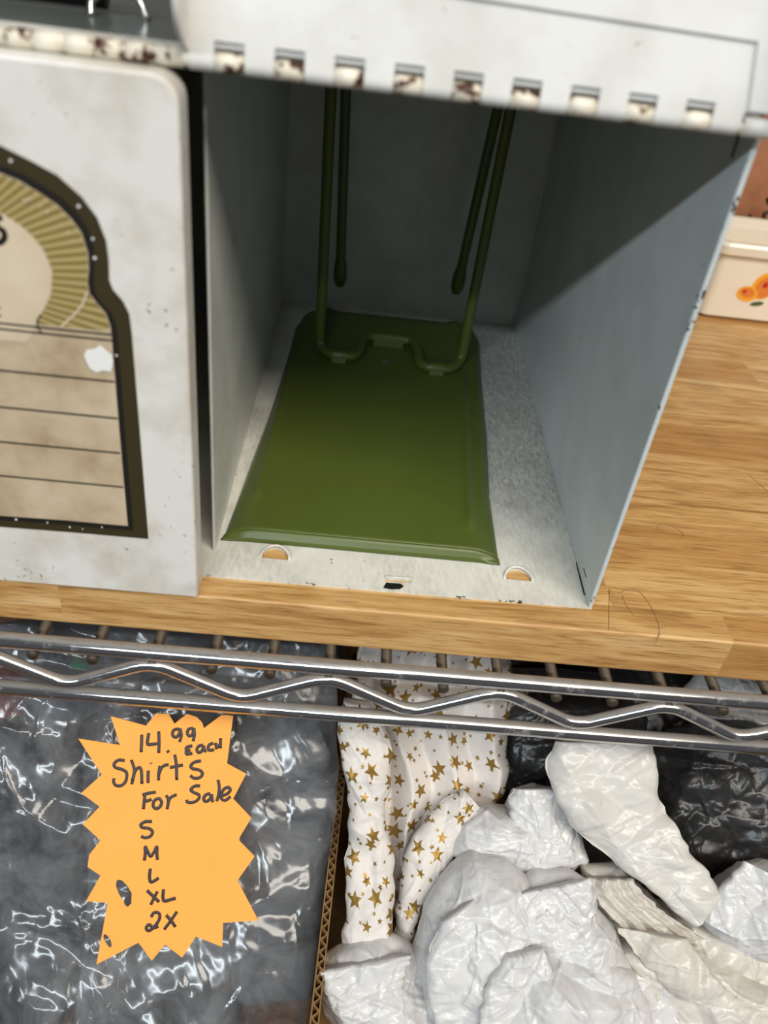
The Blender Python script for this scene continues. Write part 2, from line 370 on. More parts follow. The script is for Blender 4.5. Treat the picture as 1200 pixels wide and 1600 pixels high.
WALLM = NT('shop_wall_paint'); _v = WALLM.coord((2, 2, 2)); WALLM.set(Base_Color=WALLM.mix(WALLM.noise(_v, 3), (.10, .095, .09), (.13, .12, .115)), Roughness=.8); WALLM = WALLM.m
FLOORM = NT('shop_floor_tile'); _v = FLOORM.coord((2, 2, 2)); FLOORM.set(Base_Color=FLOORM.mix(FLOORM.noise(_v, 3), (.05, .045, .04), (.07, .065, .06)), Roughness=.6); FLOORM = FLOORM.m
FILM_GREY = plain('grey_lid_enamel', srgb(96, 102, 98), .22)

# ------------------------------------------------------------------ room
structure(obj('floor', box(-2200, 2200, -2200, 900, -1440, -1400), FLOORM))
structure(obj('wall_back', box(-2200, 2200, 860, 900, -1400, 2300), WALLM))

# ------------------------------------------------------------------ wire shelving
RY, RZ, RR = -32.2, -22.5, 4.0
shelf = thing('wire_shelf', 'chrome wire shelving with zigzag front truss carrying the oak board', 'shelf', (-100, 250, -1400))
X0, X1 = -690, 560
def rail(y, z): return tube([(X0, y, z), (X1, y, z)], RR, 20)
obj('rail', rail(RY, RZ), CHROME, shelf, smooth=True)
obj('rail', rail(RY, -57.0), CHROME, shelf, smooth=True)
obj('rail', rail(560, RZ), CHROME, shelf, smooth=True)
zz = []
for i in range(-7, 9):
    xp = -127.0 + 84.6 * i
    zz += [(xp, RY - .6, -28.6), (xp + 42.3, RY - 1.8, -48.6)]
obj('zigzag_wire', tube(round_corners(zz, 9, 5), 3.3, 16), CHROME, shelf, smooth=True)
pitch = 84.6 / 3
for i in range(-18, 25):
    x = -127.0 + pitch * i
    o = obj('cross_wire', tube([(x, RY - 2.4, -29.4), (x, 563, -29.6)], 2.75, 10), RUSTY, shelf, smooth=True)
for x in (X0, X1):
    for y in (RY, 560):
        obj('post', tube([(x, y, -1400), (x, y, 420)], 17, 20), CHROME, shelf, smooth=True)
LOW = -330
for y in (RY, 560): obj('rail', rail(y, LOW - 12), CHROME, shelf, smooth=True)
for i in range(-18, 25, 2):
    x = -127.0 + pitch * i
    obj('cross_wire', tube([(x, RY - 3.6, LOW - 5.2), (x, 563, LOW - 5.2)], 2.75, 8), RUSTY, shelf, smooth=True)

# ------------------------------------------------------------------ oak board
bd = obj('wooden_board', box(-600, 480, -14.8, 560, -26.4, 0, 1.6, 3), WOOD, base=(-60, 270, -26.4))
tag(bd, 'light oak butcher-block board lying on the wire shelf', 'board')
pm = []
for st_ in ([(1026, 826), (1030, 820), (1042, 820), (1056, 826), (1068, 835), (1062, 840)], [(965, 928), (985, 920), (1000, 926), (1015, 945), (1027, 970), (1030, 990), (1024, 1005)], [(972, 930), (978, 945), (990, 962)], [(952, 920), (951, 985)], [(1170, 742), (1200, 768)]):
    pm.append(tube(smooth_path([at(x, y, (0, 0, 1), .06) for x, y in st_], 5), .2, 6))
PEN = plain('faded_pen', srgb(134, 104, 70), .6)
for q in pm: obj('pen_mark', q, PEN, bd, smooth=True)
lb = obj('lower_board', box(-640, 500, -190, 555, LOW - 2.2, LOW + 12, 1.0, 2), DKWOOD, base=(-60, 180, LOW - 2.2))
tag(lb, 'lower wooden board beneath the plastic bags and carton', 'board')

# ------------------------------------------------------------------ white metal cabinet
cab = thing('metal_cabinet', 'worn white two-door metal cabinet with one door flipped up', 'cabinet', (-190, 165, 0))
XL, XD, XR, YB, ZT = -392, -190, 0, 331, 228
def halfmoon(cx, cy, w, h):
    return [(cx - w / 2, cy - h * .4)] + [(cx - w / 2 * math.cos(a), cy - h * .4 + h * math.sin(a)) for a in np.linspace(0, PI, 14)][1:]
fl_out = [(XL, 0), (XD, -1.0), (XR + 2, 0), (XR + 2, YB + 1), (XL, YB + 1)]
holes = [halfmoon(-159.5, 19.2, 14.5, 8.5), halfmoon(-33.5, 19.6, 14.5, 8.5), [(-103, 6.4), (-90, 6.8), (-89.5, 8.9), (-103, 8.5)]]
obj('floor_panel', flat_shape(fl_out, holes, (0, 0, 0.05), (1, 0, 0), (0, 1, 0), (0, 0, 1), 1.0), WHITE_FLOOR, cab)
for cx, cy in ((-159.5, 19.2), (-33.5, 19.6)):       # raised louvre lips behind the half-moon slots
    arc = [(cx - 7.4 * math.cos(a), cy - 3.4 + 8.8 * math.sin(a), 1.2 + 1.3 * math.sin(a)) for a in np.linspace(0, PI, 16)]
    obj('slot_lip', tube(arc, .75, 8), WHITE_FLOOR, cab, smooth=True)
obj('slot_lip', tube([(-103, 9.3, 1.3), (-89.5, 9.7, 1.3)], .8, 8), WHITE_FLOOR, cab, smooth=True)
obj('scuff', flat_shape([(-104, 1.2), (-100, .6), (-95.5, 1.4), (-93.5, 3.6), (-95, 5.6), (-102.5, 5.4)], [], (0, 0, 1.06), (1, 0, 0), (0, 1, 0), (0, 0, 1), .05), BLACKLINE, cab)
obj('side_panel', box(XR, XR + 2.2, 0, YB + 1, 1.0, ZT + 1, .7), WHITE_EDGE, cab)
obj('side_panel', box(XL - 2.2, XL, 0, YB + 1, 1.0, ZT + 1, .7), WHITE_IN, cab)
obj('divider', box(XD - 1.4, XD, 18, YB, 1.0, ZT, .5), WHITE_IN, cab)
obj('back_panel', box(XL, XR, YB, YB + 1.4, 1.0, ZT), WHITE_IN, cab)
obj('seam', tube([(XR - 1.0, YB - 1.2, 1), (XR - 1.0, YB - 1.2, ZT)], 1.4, 10), WHITE_IN, cab, smooth=True)
obj('top_panel', box(XL - 2, XR + 2.2, -3.0, YB + 1, ZT, ZT + 1.4, .4), FILM_GREY, cab)
sl = [at(1160, 190, (1, 0, 0), -.15), at(1143, 246, (1, 0, 0), -.15)]
obj('slot', box(-.25, .1, sl[1][1] - .9, sl[1][1] + .9, sl[1][2], ZT), BLACK, cab)
obj('scratch', join(*[tube([at(x0, y0, (1, 0, 0), -.02), at(x1, y1, (1, 0, 0), -.02)], r, 6) for x0, y0, x1, y1, r in ((894, 860, 908, 905, .45), (905, 898, 914, 930, .6), (912, 888, 916, 902, .3))]), BLACKLINE, cab)
# piano hinge
HY, HZ, HR = -6.0, 228.4, 3.0
def hinge_x(i): return -191.95 + 9.55 * i
hb = obj('hinge', tube([(XL, HY, HZ), (XR + 3, HY, HZ)], 2.3, 14), KNUCKLE, cab, smooth=True)
parts = []
for i in range(-20, 0):
    parts.append(tube([(hinge_x(i) + .45, HY, HZ), (hinge_x(i) + 9.1, HY, HZ)], HR - .05 * (i % 2) , 14))
for i in range(1, 19, 2): parts.append(tube([(hinge_x(i) + .3, HY, HZ), (hinge_x(i) + 9.25, HY, HZ)], HR - .1, 14))
obj('knuckle_row', join(*parts), KNUCKLE, hb, smooth=True)
obj('knuckle', tube([(-8.6, HY, HZ), (3.5, HY, HZ)], HR, 14), WHITE_DOOR, hb, smooth=True)
obj('hinge_leaf', box(XL, XR + 1, -5.5, 9, ZT + 1.4, ZT + 2.2), WHITE_DOOR, hb)
# right door, flipped up
TH = R_(12)
UP = np.array([0, math.sin(TH), math.cos(TH)]); NO = np.array([0, -math.cos(TH), math.sin(TH)]); OX = np.array([1.0, 0, 0])
def dp(x, h, d): return np.array([0, HY, HZ]) + OX * x + UP * h + NO * d
def plate_uv(outer, holes, d0, th): return flat_shape(outer, holes, dp(0, 0, d0), OX, UP, NO, th)
dr = obj('door', plate_uv([(-192, 4), (4, 4), (4, 228), (-192, 228)], [], .6, 1.2), WHITE_OPEN, cab, label='white door standing open above the empty compartment')
slots = []
lx0, lx1 = -190.6, -7.0
def on_door(px, py):
    q = at(px, py, NO, NO @ np.array([0, HY, HZ]) + 2.6) - np.array([0, HY, HZ]); return (q[0], q @ UP)
tr, tm, br = on_door(1176, 72), on_door(800, 14), on_door(1164, 168)
tl = (lx0, tm[1] + (tm[1] - tr[1]) * (tm[0] - lx0) / (tr[0] - tm[0]))
edge = [(lx0, tl[1]), (lx0, 0)]
for i in range(1, 19, 2):
    a, b = hinge_x(i), hinge_x(i) + 9.55
    edge += [(a, 0), (a, 5.7), (b, 5.7), (b, 0)]
edge = [e for e in edge if e[0] < br[0] - .05] + [(br[0], 0), (br[0], br[1]), tr]
obj('hinge_leaf', plate_uv(edge, [], 2.2, .9), WHITE_OPEN, dr)
g_ = 1.3
obj('door_sheet', plate_uv([(lx0 - 2, tl[1] + g_), (tr[0] + g_, tr[1] + g_), (br[0] + g_, br[1]), (br[0] + g_, 4.5), (4, 4.5), (4, 228), (lx0 - 2, 228)], [], 1.7, 1.5), WHITE_OPEN, dr)
tabs = []
for i in range(0, 20, 2):
    a, b = (hinge_x(i), hinge_x(i) + 9.55) if i else (lx0, hinge_x(1))
    b = min(b, br[0])
    arc = [dp(0, HR * 1.02 * math.sin(t), HR * 1.02 * math.cos(t)) for t in np.linspace(PI / 2 - .9, -PI * .75, 12)]
    V = []; Fc = []
    for rr in (1.0, .82):
        for x in (a + .1, b - .1):
            for p in arc:
                c0 = np.array([0, HY, HZ]); V.append(c0 + (p - c0) * rr + OX * x)
    n = 12
    for k in range(n - 1):
        Fc += [[k, k + 1, n + k + 1, n + k], [2 * n + k, 3 * n + k, 3 * n + k + 1, 2 * n + k + 1], [k, 2 * n + k, 2 * n + k + 1, k + 1], [n + k, n + k + 1, 3 * n + k + 1, 3 * n + k]]
    Fc += [[0, n, 3 * n, 2 * n], [n - 1, 3 * n - 1, 4 * n - 1, 2 * n - 1]]
    tabs.append((V, Fc))
obj('knuckle', join(*tabs), WHITE_OPEN, dr, smooth=False)
def side_lip(x, s):
    prof = [(2.0, .5)] + [(2.4 + 14 * (1 - math.cos(a)), .6 + 19 * math.sin(a)) for a in np.linspace(.1, PI / 2, 12)] + [(228, 19.6), (228, .5)]
    return flat_shape(prof, [], dp(x, 0, 0), UP, NO, OX * s, 1.4)
obj('door_lip', side_lip(-192, 1), WHITE_OPEN, dr); obj('door_lip', side_lip(4, -1), WHITE_OPEN, dr)
# left door, closed
YF = -16.6
def tray():
    x0, x1, z0, z1, r = XL + .5, -192.4, 0.4, 225.2, 9
    def loop(ins, y):
        p = []
        for cx, cz, a0, rr in ((x1, z1, 0, r), (x0, z1, PI / 2, r), (x0, z0, PI, 1.2), (x1, z0, 1.5 * PI, 1.2)):
            q = max(rr - ins, .3)
            ox = cx - rr if cx == x1 else cx + rr; oz = cz - rr if cz == z1 else cz + rr
            for a in np.linspace(a0, a0 + PI / 2, 8): p.append((ox + q * math.cos(a), y, oz + q * math.sin(a)))
        return p
    V = []; rings = [loop(0, YF + 13), loop(0, YF + 1.3), loop(.4, YF + .4), loop(1.3, YF)]
    n = len(rings[0])
    for rg in rings: V += rg
    Fc = grid_faces(4, n, True); Fc.append([3 * n + k for k in range(n)])
    inner = [loop(1.2, YF + 13), loop(1.3, YF + 1.6)]
    k0 = len(V)
    for rg in inner: V += rg
    for k in range(n): Fc += [[k, (k + 1) % n, k0 + (k + 1) % n, k0 + k], [k0 + k, k0 + (k + 1) % n, k0 + n + (k + 1) % n, k0 + n + k]]
    Fc.append([k0 + n + k for k in range(n)])
    return V, Fc
dl = obj('door', tray(), WHITE_DOOR, cab, label='closed white door with olive arched label')
# arched label printed on the closed door
fp = lambda px, py: (lambda q: (q[0], q[2]))(at(px, py, (0, 1, 0), YF))
XC = -288.0
def mirror(pts): return pts + [(2 * XC - x, z) for x, z in reversed(pts)]
outer = [fp(*p) for p in [(0, 227), (48, 251), (90, 274), (128, 308), (152, 340), (166, 376), (170, 406), (171, 438), (177, 453), (192, 470), (202, 490), (206, 520), (219, 680), (232, 842), (116, 832), (0, 823)]]
inner = [fp(*p) for p in [(0, 270), (30, 282), (60, 300), (90, 320), (112, 342), (128, 364), (138, 396), (139, 420), (137, 440), (140, 458), (152, 474), (166, 490), (173, 510), (175, 530), (187, 676), (200, 821), (100, 812), (0, 805)]]
def offset(poly, d):
    P = np.array(poly); out = []
    for i in range(len(P)):
        a = P[max(i - 1, 0)]; b = P[min(i + 1, len(P) - 1)]; t = b - a; t /= np.linalg.norm(t); out.append(tuple(P[i] + np.array([-t[1], t[0]]) * d))
    return out
# keep the mid-line edges on the axis
def axis(poly): return [(max(x, XC), z) for x, z in poly]
lab = []; lm = []
def lay(poly_or_vf, lvl, mi, raw=False):
    vf = poly_or_vf if raw else flat_shape(poly_or_vf, [], (0, YF - lvl * .12, 0), (1, 0, 0), (0, 0, 1), (0, -1, 0), .12)
    lab.append(vf); lm.extend([mi] * len(vf[1]))
inn = axis(inner); blk = axis([(x + (2.2 if i < 16 else 0), z - (2.6 if i >= 15 else 0) + (2.2 if i < 8 else 0)) for i, (x, z) in enumerate(inner)])
lay(mirror(axis(outer)), 0, 0); lay(mirror(blk), 1, 1); lay(mirror(inn), 2, 2)
# gold rays above the double line
cxz = np.array(fp(-12, 432)); cxz[0] = XC
ztop = fp(0, 504)[1]
def ray_end(ang):
    d = np.array([math.cos(ang), math.sin(ang)]); best = None
    poly = mirror(inn); 
    for (a, b) in zip(poly, poly[1:] + poly[:1]):
        a, b = np.array(a), np.array(b); e = b - a; den = d[0] * e[1] - d[1] * e[0]
        if abs(den) < 1e-9: continue
        q = a - cxz; t = (q[0] * e[1] - q[1] * e[0]) / den; s = (q[0] * d[1] - q[1] * d[0]) / den
        if t > 1 and -1e-6 <= s <= 1 + 1e-6 and (best is None or t < best): best = t
    r = (best or 40) - .3
    if d[1] < 0: r = min(r, (ztop + 1.2 - cxz[1]) / d[1])
    return r
rin = abs(np.array(fp(82, 420))[0] - XC) * 1.0
RA = ([-40, -21, -16, -6, 6, 16, 25, 36, 60, 90], [43, 43.2, 43.9, 46.7, 48.6, 47.6, 45, 40.6, 34.5, 32.5])
def r_in(a):
    d = math.degrees(a); return float(np.interp(180 - d if d > 90 else d, *RA))
bandV = []; N = 2 * 84
low = math.asin(max(-1, (ztop - cxz[1]) / 62)) 
angs = np.linspace(-.62, PI + .62, N + 1)
band = []
for a, b in zip(angs[:-1], angs[1:]):
    pass
def sector(a, b, lvl, mi, k0=1.0):
    ra, rb = ray_end(a), ray_end(b)
    ia, ib = min(r_in(a) * k0, ra - .05), min(r_in(b) * k0, rb - .05)
    P = [(cxz + np.array([math.cos(t), math.sin(t)]) * r) for t, r in ((a, ia), (a, ra), (b, rb), (b, ib))]
    V = [(p[0], YF - lvl * .12 - .02, p[1]) for p in P]; lab.append((V, [[0, 1, 2, 3]])); lm.append(mi)
for i in range(N):
    sector(angs[i], angs[i + 1], 3, 3 if i % 2 else 4, 1.0)
# pale disc in the middle of the arch
disc = [tuple(cxz + np.array([math.cos(t), math.sin(t)]) * r_in(t) * .995) for t in np.linspace(-.62, PI + .62, 50)]
lay(disc, 3, 5)
def hline(pl, pr, wpx):
    a, b = np.array(fp(*pl)), np.array(fp(*pr)); a[0] = 2 * XC - b[0]; 
    z0 = fp(*pl)[1]; zb = b[1]; zz_ = (z0 + zb) / 2
    lay([(a[0], zz_ - wpx / 2), (b[0], zz_ - wpx / 2), (b[0], zz_ + wpx / 2), (a[0], zz_ + wpx / 2)], 4, 1)
for pl, pr in (((0, 504), (174, 522)), ((0, 514), (175, 530)), ((0, 578), (179, 595)), ((0, 635), (184, 652.5)), ((0, 689), (188, 707)), ((0, 742), (193, 760))): hline(pl, pr, .75)
def ribbon_on_door(pts, wd, lvl, mi):
    P = [np.array(fp(*q)) for q in pts]; P = [np.array(q[:2]) for q in smooth_path([(p[0], p[1], 0) for p in P], 6)]
    L, Rr = [], []
    for i, p in enumerate(P):
        t = P[min(i + 1, len(P) - 1)] - P[max(i - 1, 0)]; t /= np.linalg.norm(t); nn = np.array([-t[1], t[0]]); L.append(p + nn * wd / 2); Rr.append(p - nn * wd / 2)
    V = [(p[0], YF - lvl * .12 - .05, p[1]) for p in L + Rr]; n = len(L)
    lab.append((V, [[k, k + 1, n + k + 1, n + k] for k in range(n - 1)])); lm.extend([mi] * (n - 1))
ribbon_on_door([(4, 338), (-6, 342), (-4, 353), (6, 360), (8, 370), (1, 378), (-8, 376)], 2.1, 5, 1)
ribbon_on_door([(65, 490), (59, 500), (61, 512), (67, 519)], .5, 5, 1)
ribbon_on_door([(-3, 478), (1, 481)], 1.0, 5, 1); ribbon_on_door([(-3, 490), (2, 493)], 1.0, 5, 1)
ribbon_on_door([(137, 455), (126, 480), (96, 510)], .9, 5, 5)
def spot(px, py, r, mi=6, seed=0):
    rnd = random.Random(seed); c = fp(px, py); r = r * (1 if r > 3 else .62)
    lay([(c[0] + r * (0.75 + .45 * rnd.random()) * math.cos(t), c[1] + r * (.75 + .45 * rnd.random()) * math.sin(t)) for t in np.linspace(0, 2 * PI, 14)[:-1]], 6, mi)
spot(158, 561, 5.6, 6, 3)
for i, (px, py, r) in enumerate([(124, 321, .9), (146, 372, .8), (149, 402, 1.0), (183, 554, .7), (26, 810, .9), (75, 815, .6), (110, 822, .7), (130, 825, .5), (160, 822, .6), (18, 250, .9), (40, 312, 1.0), (47, 310, 1.0), (65, 322, .6), (75, 330, .8), (98, 350, .7), (107, 363, .8), (115, 376, .6)]): spot(px, py, r, 6 if i < 10 else 5, i)
obj('printed_label', join(*lab), None, dl, mats=[OLIVE, BLACKLINE, TAN, GOLD, BEIGE, PALE, CHIP], fmat=lm)
# carrying handle on the top
hd = obj('handle', tube(round_corners([(-330, 58, 236.6), (-234, 58, 236.6)], 2), 6.5, 16), BLACK, cab, smooth=True, label='black grip on chrome brackets')
obj('bracket', tube(smooth_path([(-236, 44, 229.4), (-236, 47, 234), (-231, 52, 237), (-221, 52, 236), (-217, 50, 229.4)], 6), 1.5, 10), CHROME, hd, smooth=True)

# ------------------------------------------------------------------ green wire stand inside
st = thing('wire_stand', 'olive green metal plate with wire uprights inside the open compartment', 'stand', (-110, 170, 1))
def lerp_pts(pts, t): return np.interp(t, [p[0] for p in pts], [p[1] for p in pts])
Lx = [(26, -188.5), (31, -186.8), (70, -184), (149, -178.6), (242, -174.8), (280, -174.4), (305, -170), (314, -160)]
Rx = [(26, -42.6), (31, -43.2), (85, -43.2), (150, -39), (231, -36), (290, -32.6), (306, -35.5), (312, -43)]
nu, nv = 110, 90
V = []
for i in range(nu):
    y = 31 + (314 - 31) * i / (nu - 1)
    xl, xr = lerp_pts(Lx, y), lerp_pts(Rx, y - (314 - 312) * max(0, (y - 250) / 64))
    for j in range(nv):
        s = j / (nv - 1); x = xl + (xr - xl) * s
        de = min(x - xl, xr - x)
        z = 7.0 - 4.6 * max(0, 1 - de / (7.0 + 9 * max(0, 1 - (y - 31) / 40))) ** 2 - .3 * math.sin(y * .045) * max(0, 1 - de / 16)
        for (xa, ya, xb, yb) in ((-171.6, 215, -174.2, 62), (-51.0, 224, -57.4, 54)):
            t = np.clip((y - yb) / (ya - yb), 0, 1); xc = xb + (xa - xb) * t
            end = min(max((y - yb) / 9 + 1, 0), 1) * min(max((ya - y) / 9 + 1, 0), 1)
            z += 3.0 * math.exp(-((x - xc) / 2.0) ** 2) * end
        # sunken back part with a bridge in the middle
        zb = 246 + 12 * math.exp(-((x + 104) / 24) ** 4)
        z -= 2.0 / (1 + math.exp(-(y - zb) / 1.6)) * min(max((de - 9) / 6, 0), 1)
        V.append((x, y, z))
top = len(V)
lip = []
for yy, zz_ in ((30.2, 6.7), (29.2, 5.6), (28.0, 3.6), (26.4, 1.4)):
    for j in range(nv):
        s = j / (nv - 1); x0, x1 = -187.0 - (31 - yy) * .35, -43.0 + (31 - yy) * .1
        x = x0 + (x1 - x0) * s; de = min(s, 1 - s) * 144
        lip.append((x, yy, max(2.0, min(zz_, zz_ + .3 - 4.6 * max(0, 1 - de / 16) ** 2))))
Fc = grid_faces(nu, nv)
lip = [V[j] for j in range(nv)] + lip
rows = [[top + r * nv + j for j in range(nv)] for r in range(5)]
for a, b in zip(rows[:-1], rows[1:]): Fc += [[a[j], a[j + 1], b[j + 1], b[j]] for j in range(nv - 1)]
pl = obj('base_plate', (V + lip, Fc), GREEN, st, smooth=True)
sm = pl.modifiers.new('thickness', 'SOLIDIFY'); sm.thickness = .8 * S; sm.offset = -1
for x, y, r in ((-102.5, 298, 3.0), (-106.3, 231, 2.6)):
    obj('rivet', tube([(x, y, 4.2 if y > 250 else 6.4), (x, y, 5.7 if y > 250 else 7.5)], r, 16), FILM_GREY if y < 250 else GREEN, st)
ey = 296
le = at(531, 446, (0, 1, 0), ey); re_ = at(712, 458, (0, 1, 0), ey); lt = at(541, 125, (0, 1, 0), ey); rt = at(780, 160, (0, 1, 0), ey)
lf = at(518, 125, (0, 1, 0), 240); rf = at(800, 160, (0, 1, 0), 240)
def ext(a, b, z): a, b = np.array(a), np.array(b); return a + (b - a) * ((z - a[2]) / (b[2] - a[2]))
wl, wr = np.array([-153.6, 238, 16]), np.array([-51.8, 238, 19])
path = [le, ext(le, lt, 214), ext(wl, lf, 214), wl + [0, 0, -5], (-146, 227, 10.2), (-130, 227.5, 10.2), (-125.5, 234, 10.2), (-123, 258, 10.4), (-118, 263, 10.4), (-87, 263, 10.4), (-83.5, 254, 10.4), (-81.5, 228, 10.2), (-76, 223.5, 10.2), (-60, 223.5, 10.2), wr + [0, 0, -8], ext(wr, rf, 214), ext(re_, rt, 214), re_]
P = round_corners(path, 9, 6)
L = np.array([np.linalg.norm(p - P[0]) for p in P]); L2 = np.array([np.linalg.norm(p - P[-1]) for p in P])
def dens(P):
    out = []
    for a, b in zip(P[:-1], P[1:]):
        k = max(1, int(np.linalg.norm(b - a) / 4))
        out += [a + (b - a) * i / k for i in range(k)]
    return out + [P[-1]]
P = dens(P)
rad = []
for p in P:
    d = min(np.linalg.norm(p - le), np.linalg.norm(p - re_)); rad.append(3.6 + (1.5 * max(0, 1 - (max(d - 14, 0) / 6)) if d > 5 else 1.5 * d / 5 - .6 * (1 - d / 5)))
obj('wire_frame', tube(P, 3.0, 14, rad), GREEN, st, smooth=True)
def clip(cx, cy, wd, zt, z0):
    arc = [(cy - 5.0, z0)] + [(cy - 3.6 * math.cos(a), zt - 3.4 + 3.7 * math.sin(a)) for a in np.linspace(.15, PI - .15, 9)] + [(cy + 5, z0)]
    V = []; n = len(arc)
    for k_, rr in enumerate((0, .7)):
        for x in (cx - wd / 2, cx + wd / 2): V += [(x, y, z - rr) for y, z in arc]
    Fc = []
    for k in range(n - 1): Fc += [[k, k + 1, n + k + 1, n + k], [2 * n + k, 3 * n + k, 3 * n + k + 1, 2 * n + k + 1], [k, 2 * n + k, 2 * n + k + 1, k + 1], [n + k, n + k + 1, 3 * n + k + 1, 3 * n + k]]
    return V, Fc
obj('clip', clip(-139, 227.5, 10, 14, 7), GREEN, st); obj('clip', clip(-70, 224, 10, 14, 7), GREEN, st); obj('clip', clip(-104, 262.7, 22, 14.2, 6), GREEN, st)

# ------------------------------------------------------------------ ceramic dish and plaque at the back right
dish = thing('ceramic_dish', 'cream glazed ceramic box with orange slices beside the cabinet', 'dish', (235, 420, 0))
def rbox_loop(x0, x1, y0, y1, r, z, n=8):
    p = []
    for cx, cy, a0 in ((x1 - r, y1 - r, 0), (x0 + r, y1 - r, PI / 2), (x0 + r, y0 + r, PI), (x1 - r, y0 + r, 1.5 * PI)):
        p += [(cx + r * math.cos(a), cy + r * math.sin(a), z) for a in np.linspace(a0, a0 + PI / 2, n)]
    return p
def dish_mesh():
    x0, x1, y0, y1 = 172, 330, 393, 470
    R = [rbox_loop(x0 + 5, x1 - 5, y0 + 5, y1 - 5, 8, .2), rbox_loop(x0 + 1, x1 - 1, y0 + 1, y1 - 1, 9, 3), rbox_loop(x0 + 1, x1 - 1, y0 + 1, y1 - 1, 9, 56), rbox_loop(x0 - 3.4, x1 + 3.4, y0 - 3.4, y1 + 3.4, 11, 59), rbox_loop(x0 - 4, x1 + 4, y0 - 4, y1 + 4, 11, 66), rbox_loop(x0 - 2.4, x1 + 2.4, y0 - 2.4, y1 + 2.4, 11, 68.4), rbox_loop(x0 + 3, x1 - 3, y0 + 3, y1 - 3, 9, 68.4), rbox_loop(x0 + 5, x1 - 5, y0 + 5, y1 - 5, 8, 60), rbox_loop(x0 + 5, x1 - 5, y0 + 5, y1 - 5, 8, 8)]
    n = len(R[0]); V = [p for r in R for p in r]; Fc = grid_faces(len(R), n, True); Fc += [list(range(n))[::-1], [(len(R) - 1) * n + k for k in range(n)]]
    return V, Fc
obj('dish_body', dish_mesh(), CERAM, dish, smooth=False)
def disc_xz(cx, cz, rx, rz, y, n=26, rot=0):
    V = []
    for t in np.linspace(0, 2 * PI, n + 1)[:-1]:
        a, b = rx * math.cos(t), rz * math.sin(t); V.append((cx + a * math.cos(rot) - b * math.sin(rot), y, cz + a * math.sin(rot) + b * math.cos(rot)))
    return V, [list(range(n))]
fr = [disc_xz(222, 34, 11, 13, 393.85, rot=-.5), disc_xz(223, 33, 8.5, 10.5, 393.8, rot=-.5), disc_xz(222, 35, 2.2, 2.8, 393.68), disc_xz(209, 25.5, 9.6, 7, 393.76, rot=-.15), disc_xz(209, 26.6, 6.8, 4.4, 393.7, rot=-.15), disc_xz(206, 27.4, 2, 1.6, 393.64), disc_xz(221, 17.5, 6, 2.2, 393.9, rot=.2)]
obj('fruit_decal', join(*fr), None, dish, mats=[FRUIT, FRUIT2, REDP, LEAF], fmat=[0, 1, 2, 0, 1, 2, 3], label='painted orange slices')
plq = thing('wooden_plaque', 'brown wooden plaque with black handwriting standing behind the ceramic box', 'plaque', (270, 492, 0))
obj('plaque_board', box(193, 350, 486, 500, 0.2, 190, 2), DKWOOD, plq)
obj('plaque_face', box(207, 345, 484.6, 486.2, 20, 186, .5), TERRA, plq)
def on_plq(px, py): return at(px, py, (0, 1, 0), 484.3)
hw = []
for s in ([(1169, 352), (1178, 362), (1185, 369)], [(1171, 335), (1178, 350), (1180, 366)], [(1178, 358), (1188, 352), (1193, 356), (1205, 354)], [(1204, 330), (1194, 334), (1196, 344), (1206, 350)], [(1199, 309), (1202, 318)]):
    hw.append(tube(smooth_path([on_plq(*q) for q in s], 6), 1.5, 8))
obj('signature', join(*hw), INK, plq, smooth=True)

# ------------------------------------------------------------------ contents below: a sloping heap facing up and forward
SL = 1.0
NP = np.array([0, -SL, 1.0]) / math.hypot(SL, 1)
def P0(off): return (NP, NP @ np.array([0, 0, -105.0]) + off)
UX = np.array([1.0, 0, 0]); VX = np.cross(NP, UX); VX /= np.linalg.norm(VX)      # VX runs up the slope
def onheap(px, py, off): n, d = P0(off); return at(px, py, n, d)
def toplane(p): return np.array([p @ UX, p @ VX])

# orange price sign
SO = 27.0
sa = lambda x, y: (120 + .25 * x, 1100 + .25 * y)
sb = lambda x, y: (120 + .25 * x, 1290 + .25 * y)
out = [sa(*p) for p in [(215, 75), (435, 135), (495, 58), (575, 60), (612, 122), (690, 60), (750, 80), (785, 115), (795, 150), (905, 68), (978, 72), (940, 370), (1060, 435), (978, 590), (1092, 710), (1010, 845)]] + \
      [sb(*p) for p in [(1112, 190), (1005, 340), (1135, 590), (915, 605), (910, 755), (745, 690), (660, 822), (553, 740), (470, 842), (388, 728), (125, 865), (195, 480), (60, 470), (150, 310), (70, 256), (80, 180), (150, 90)]] + \
      [sa(*p) for p in [(40, 750), (145, 640), (30, 555), (158, 440), (12, 215), (272, 255)]]
hl = [[sb(*p) for p in [(262, 335), (285, 340), (320, 375), (345, 420), (342, 485), (320, 506), (303, 495), (290, 465), (262, 420), (246, 375), (249, 345)]], [sb(*p) for p in [(175, 675), (192, 682), (215, 715), (221, 745), (212, 762), (195, 748), (172, 710), (167, 685)]]]
def sgn(q): return tuple(toplane(onheap(q[0], q[1], SO)))
n_, d_ = P0(SO)
so = NP * d_
sign = thing('price_sign', 'orange starburst card handwritten 14.99 each shirts for sale', 'sign', onheap(265, 1490, SO))
obj('card', flat_shape([sgn(p) for p in out], [[sgn(p) for p in h] for h in hl], so, UX, VX, NP, .7), ORANGE, sign)
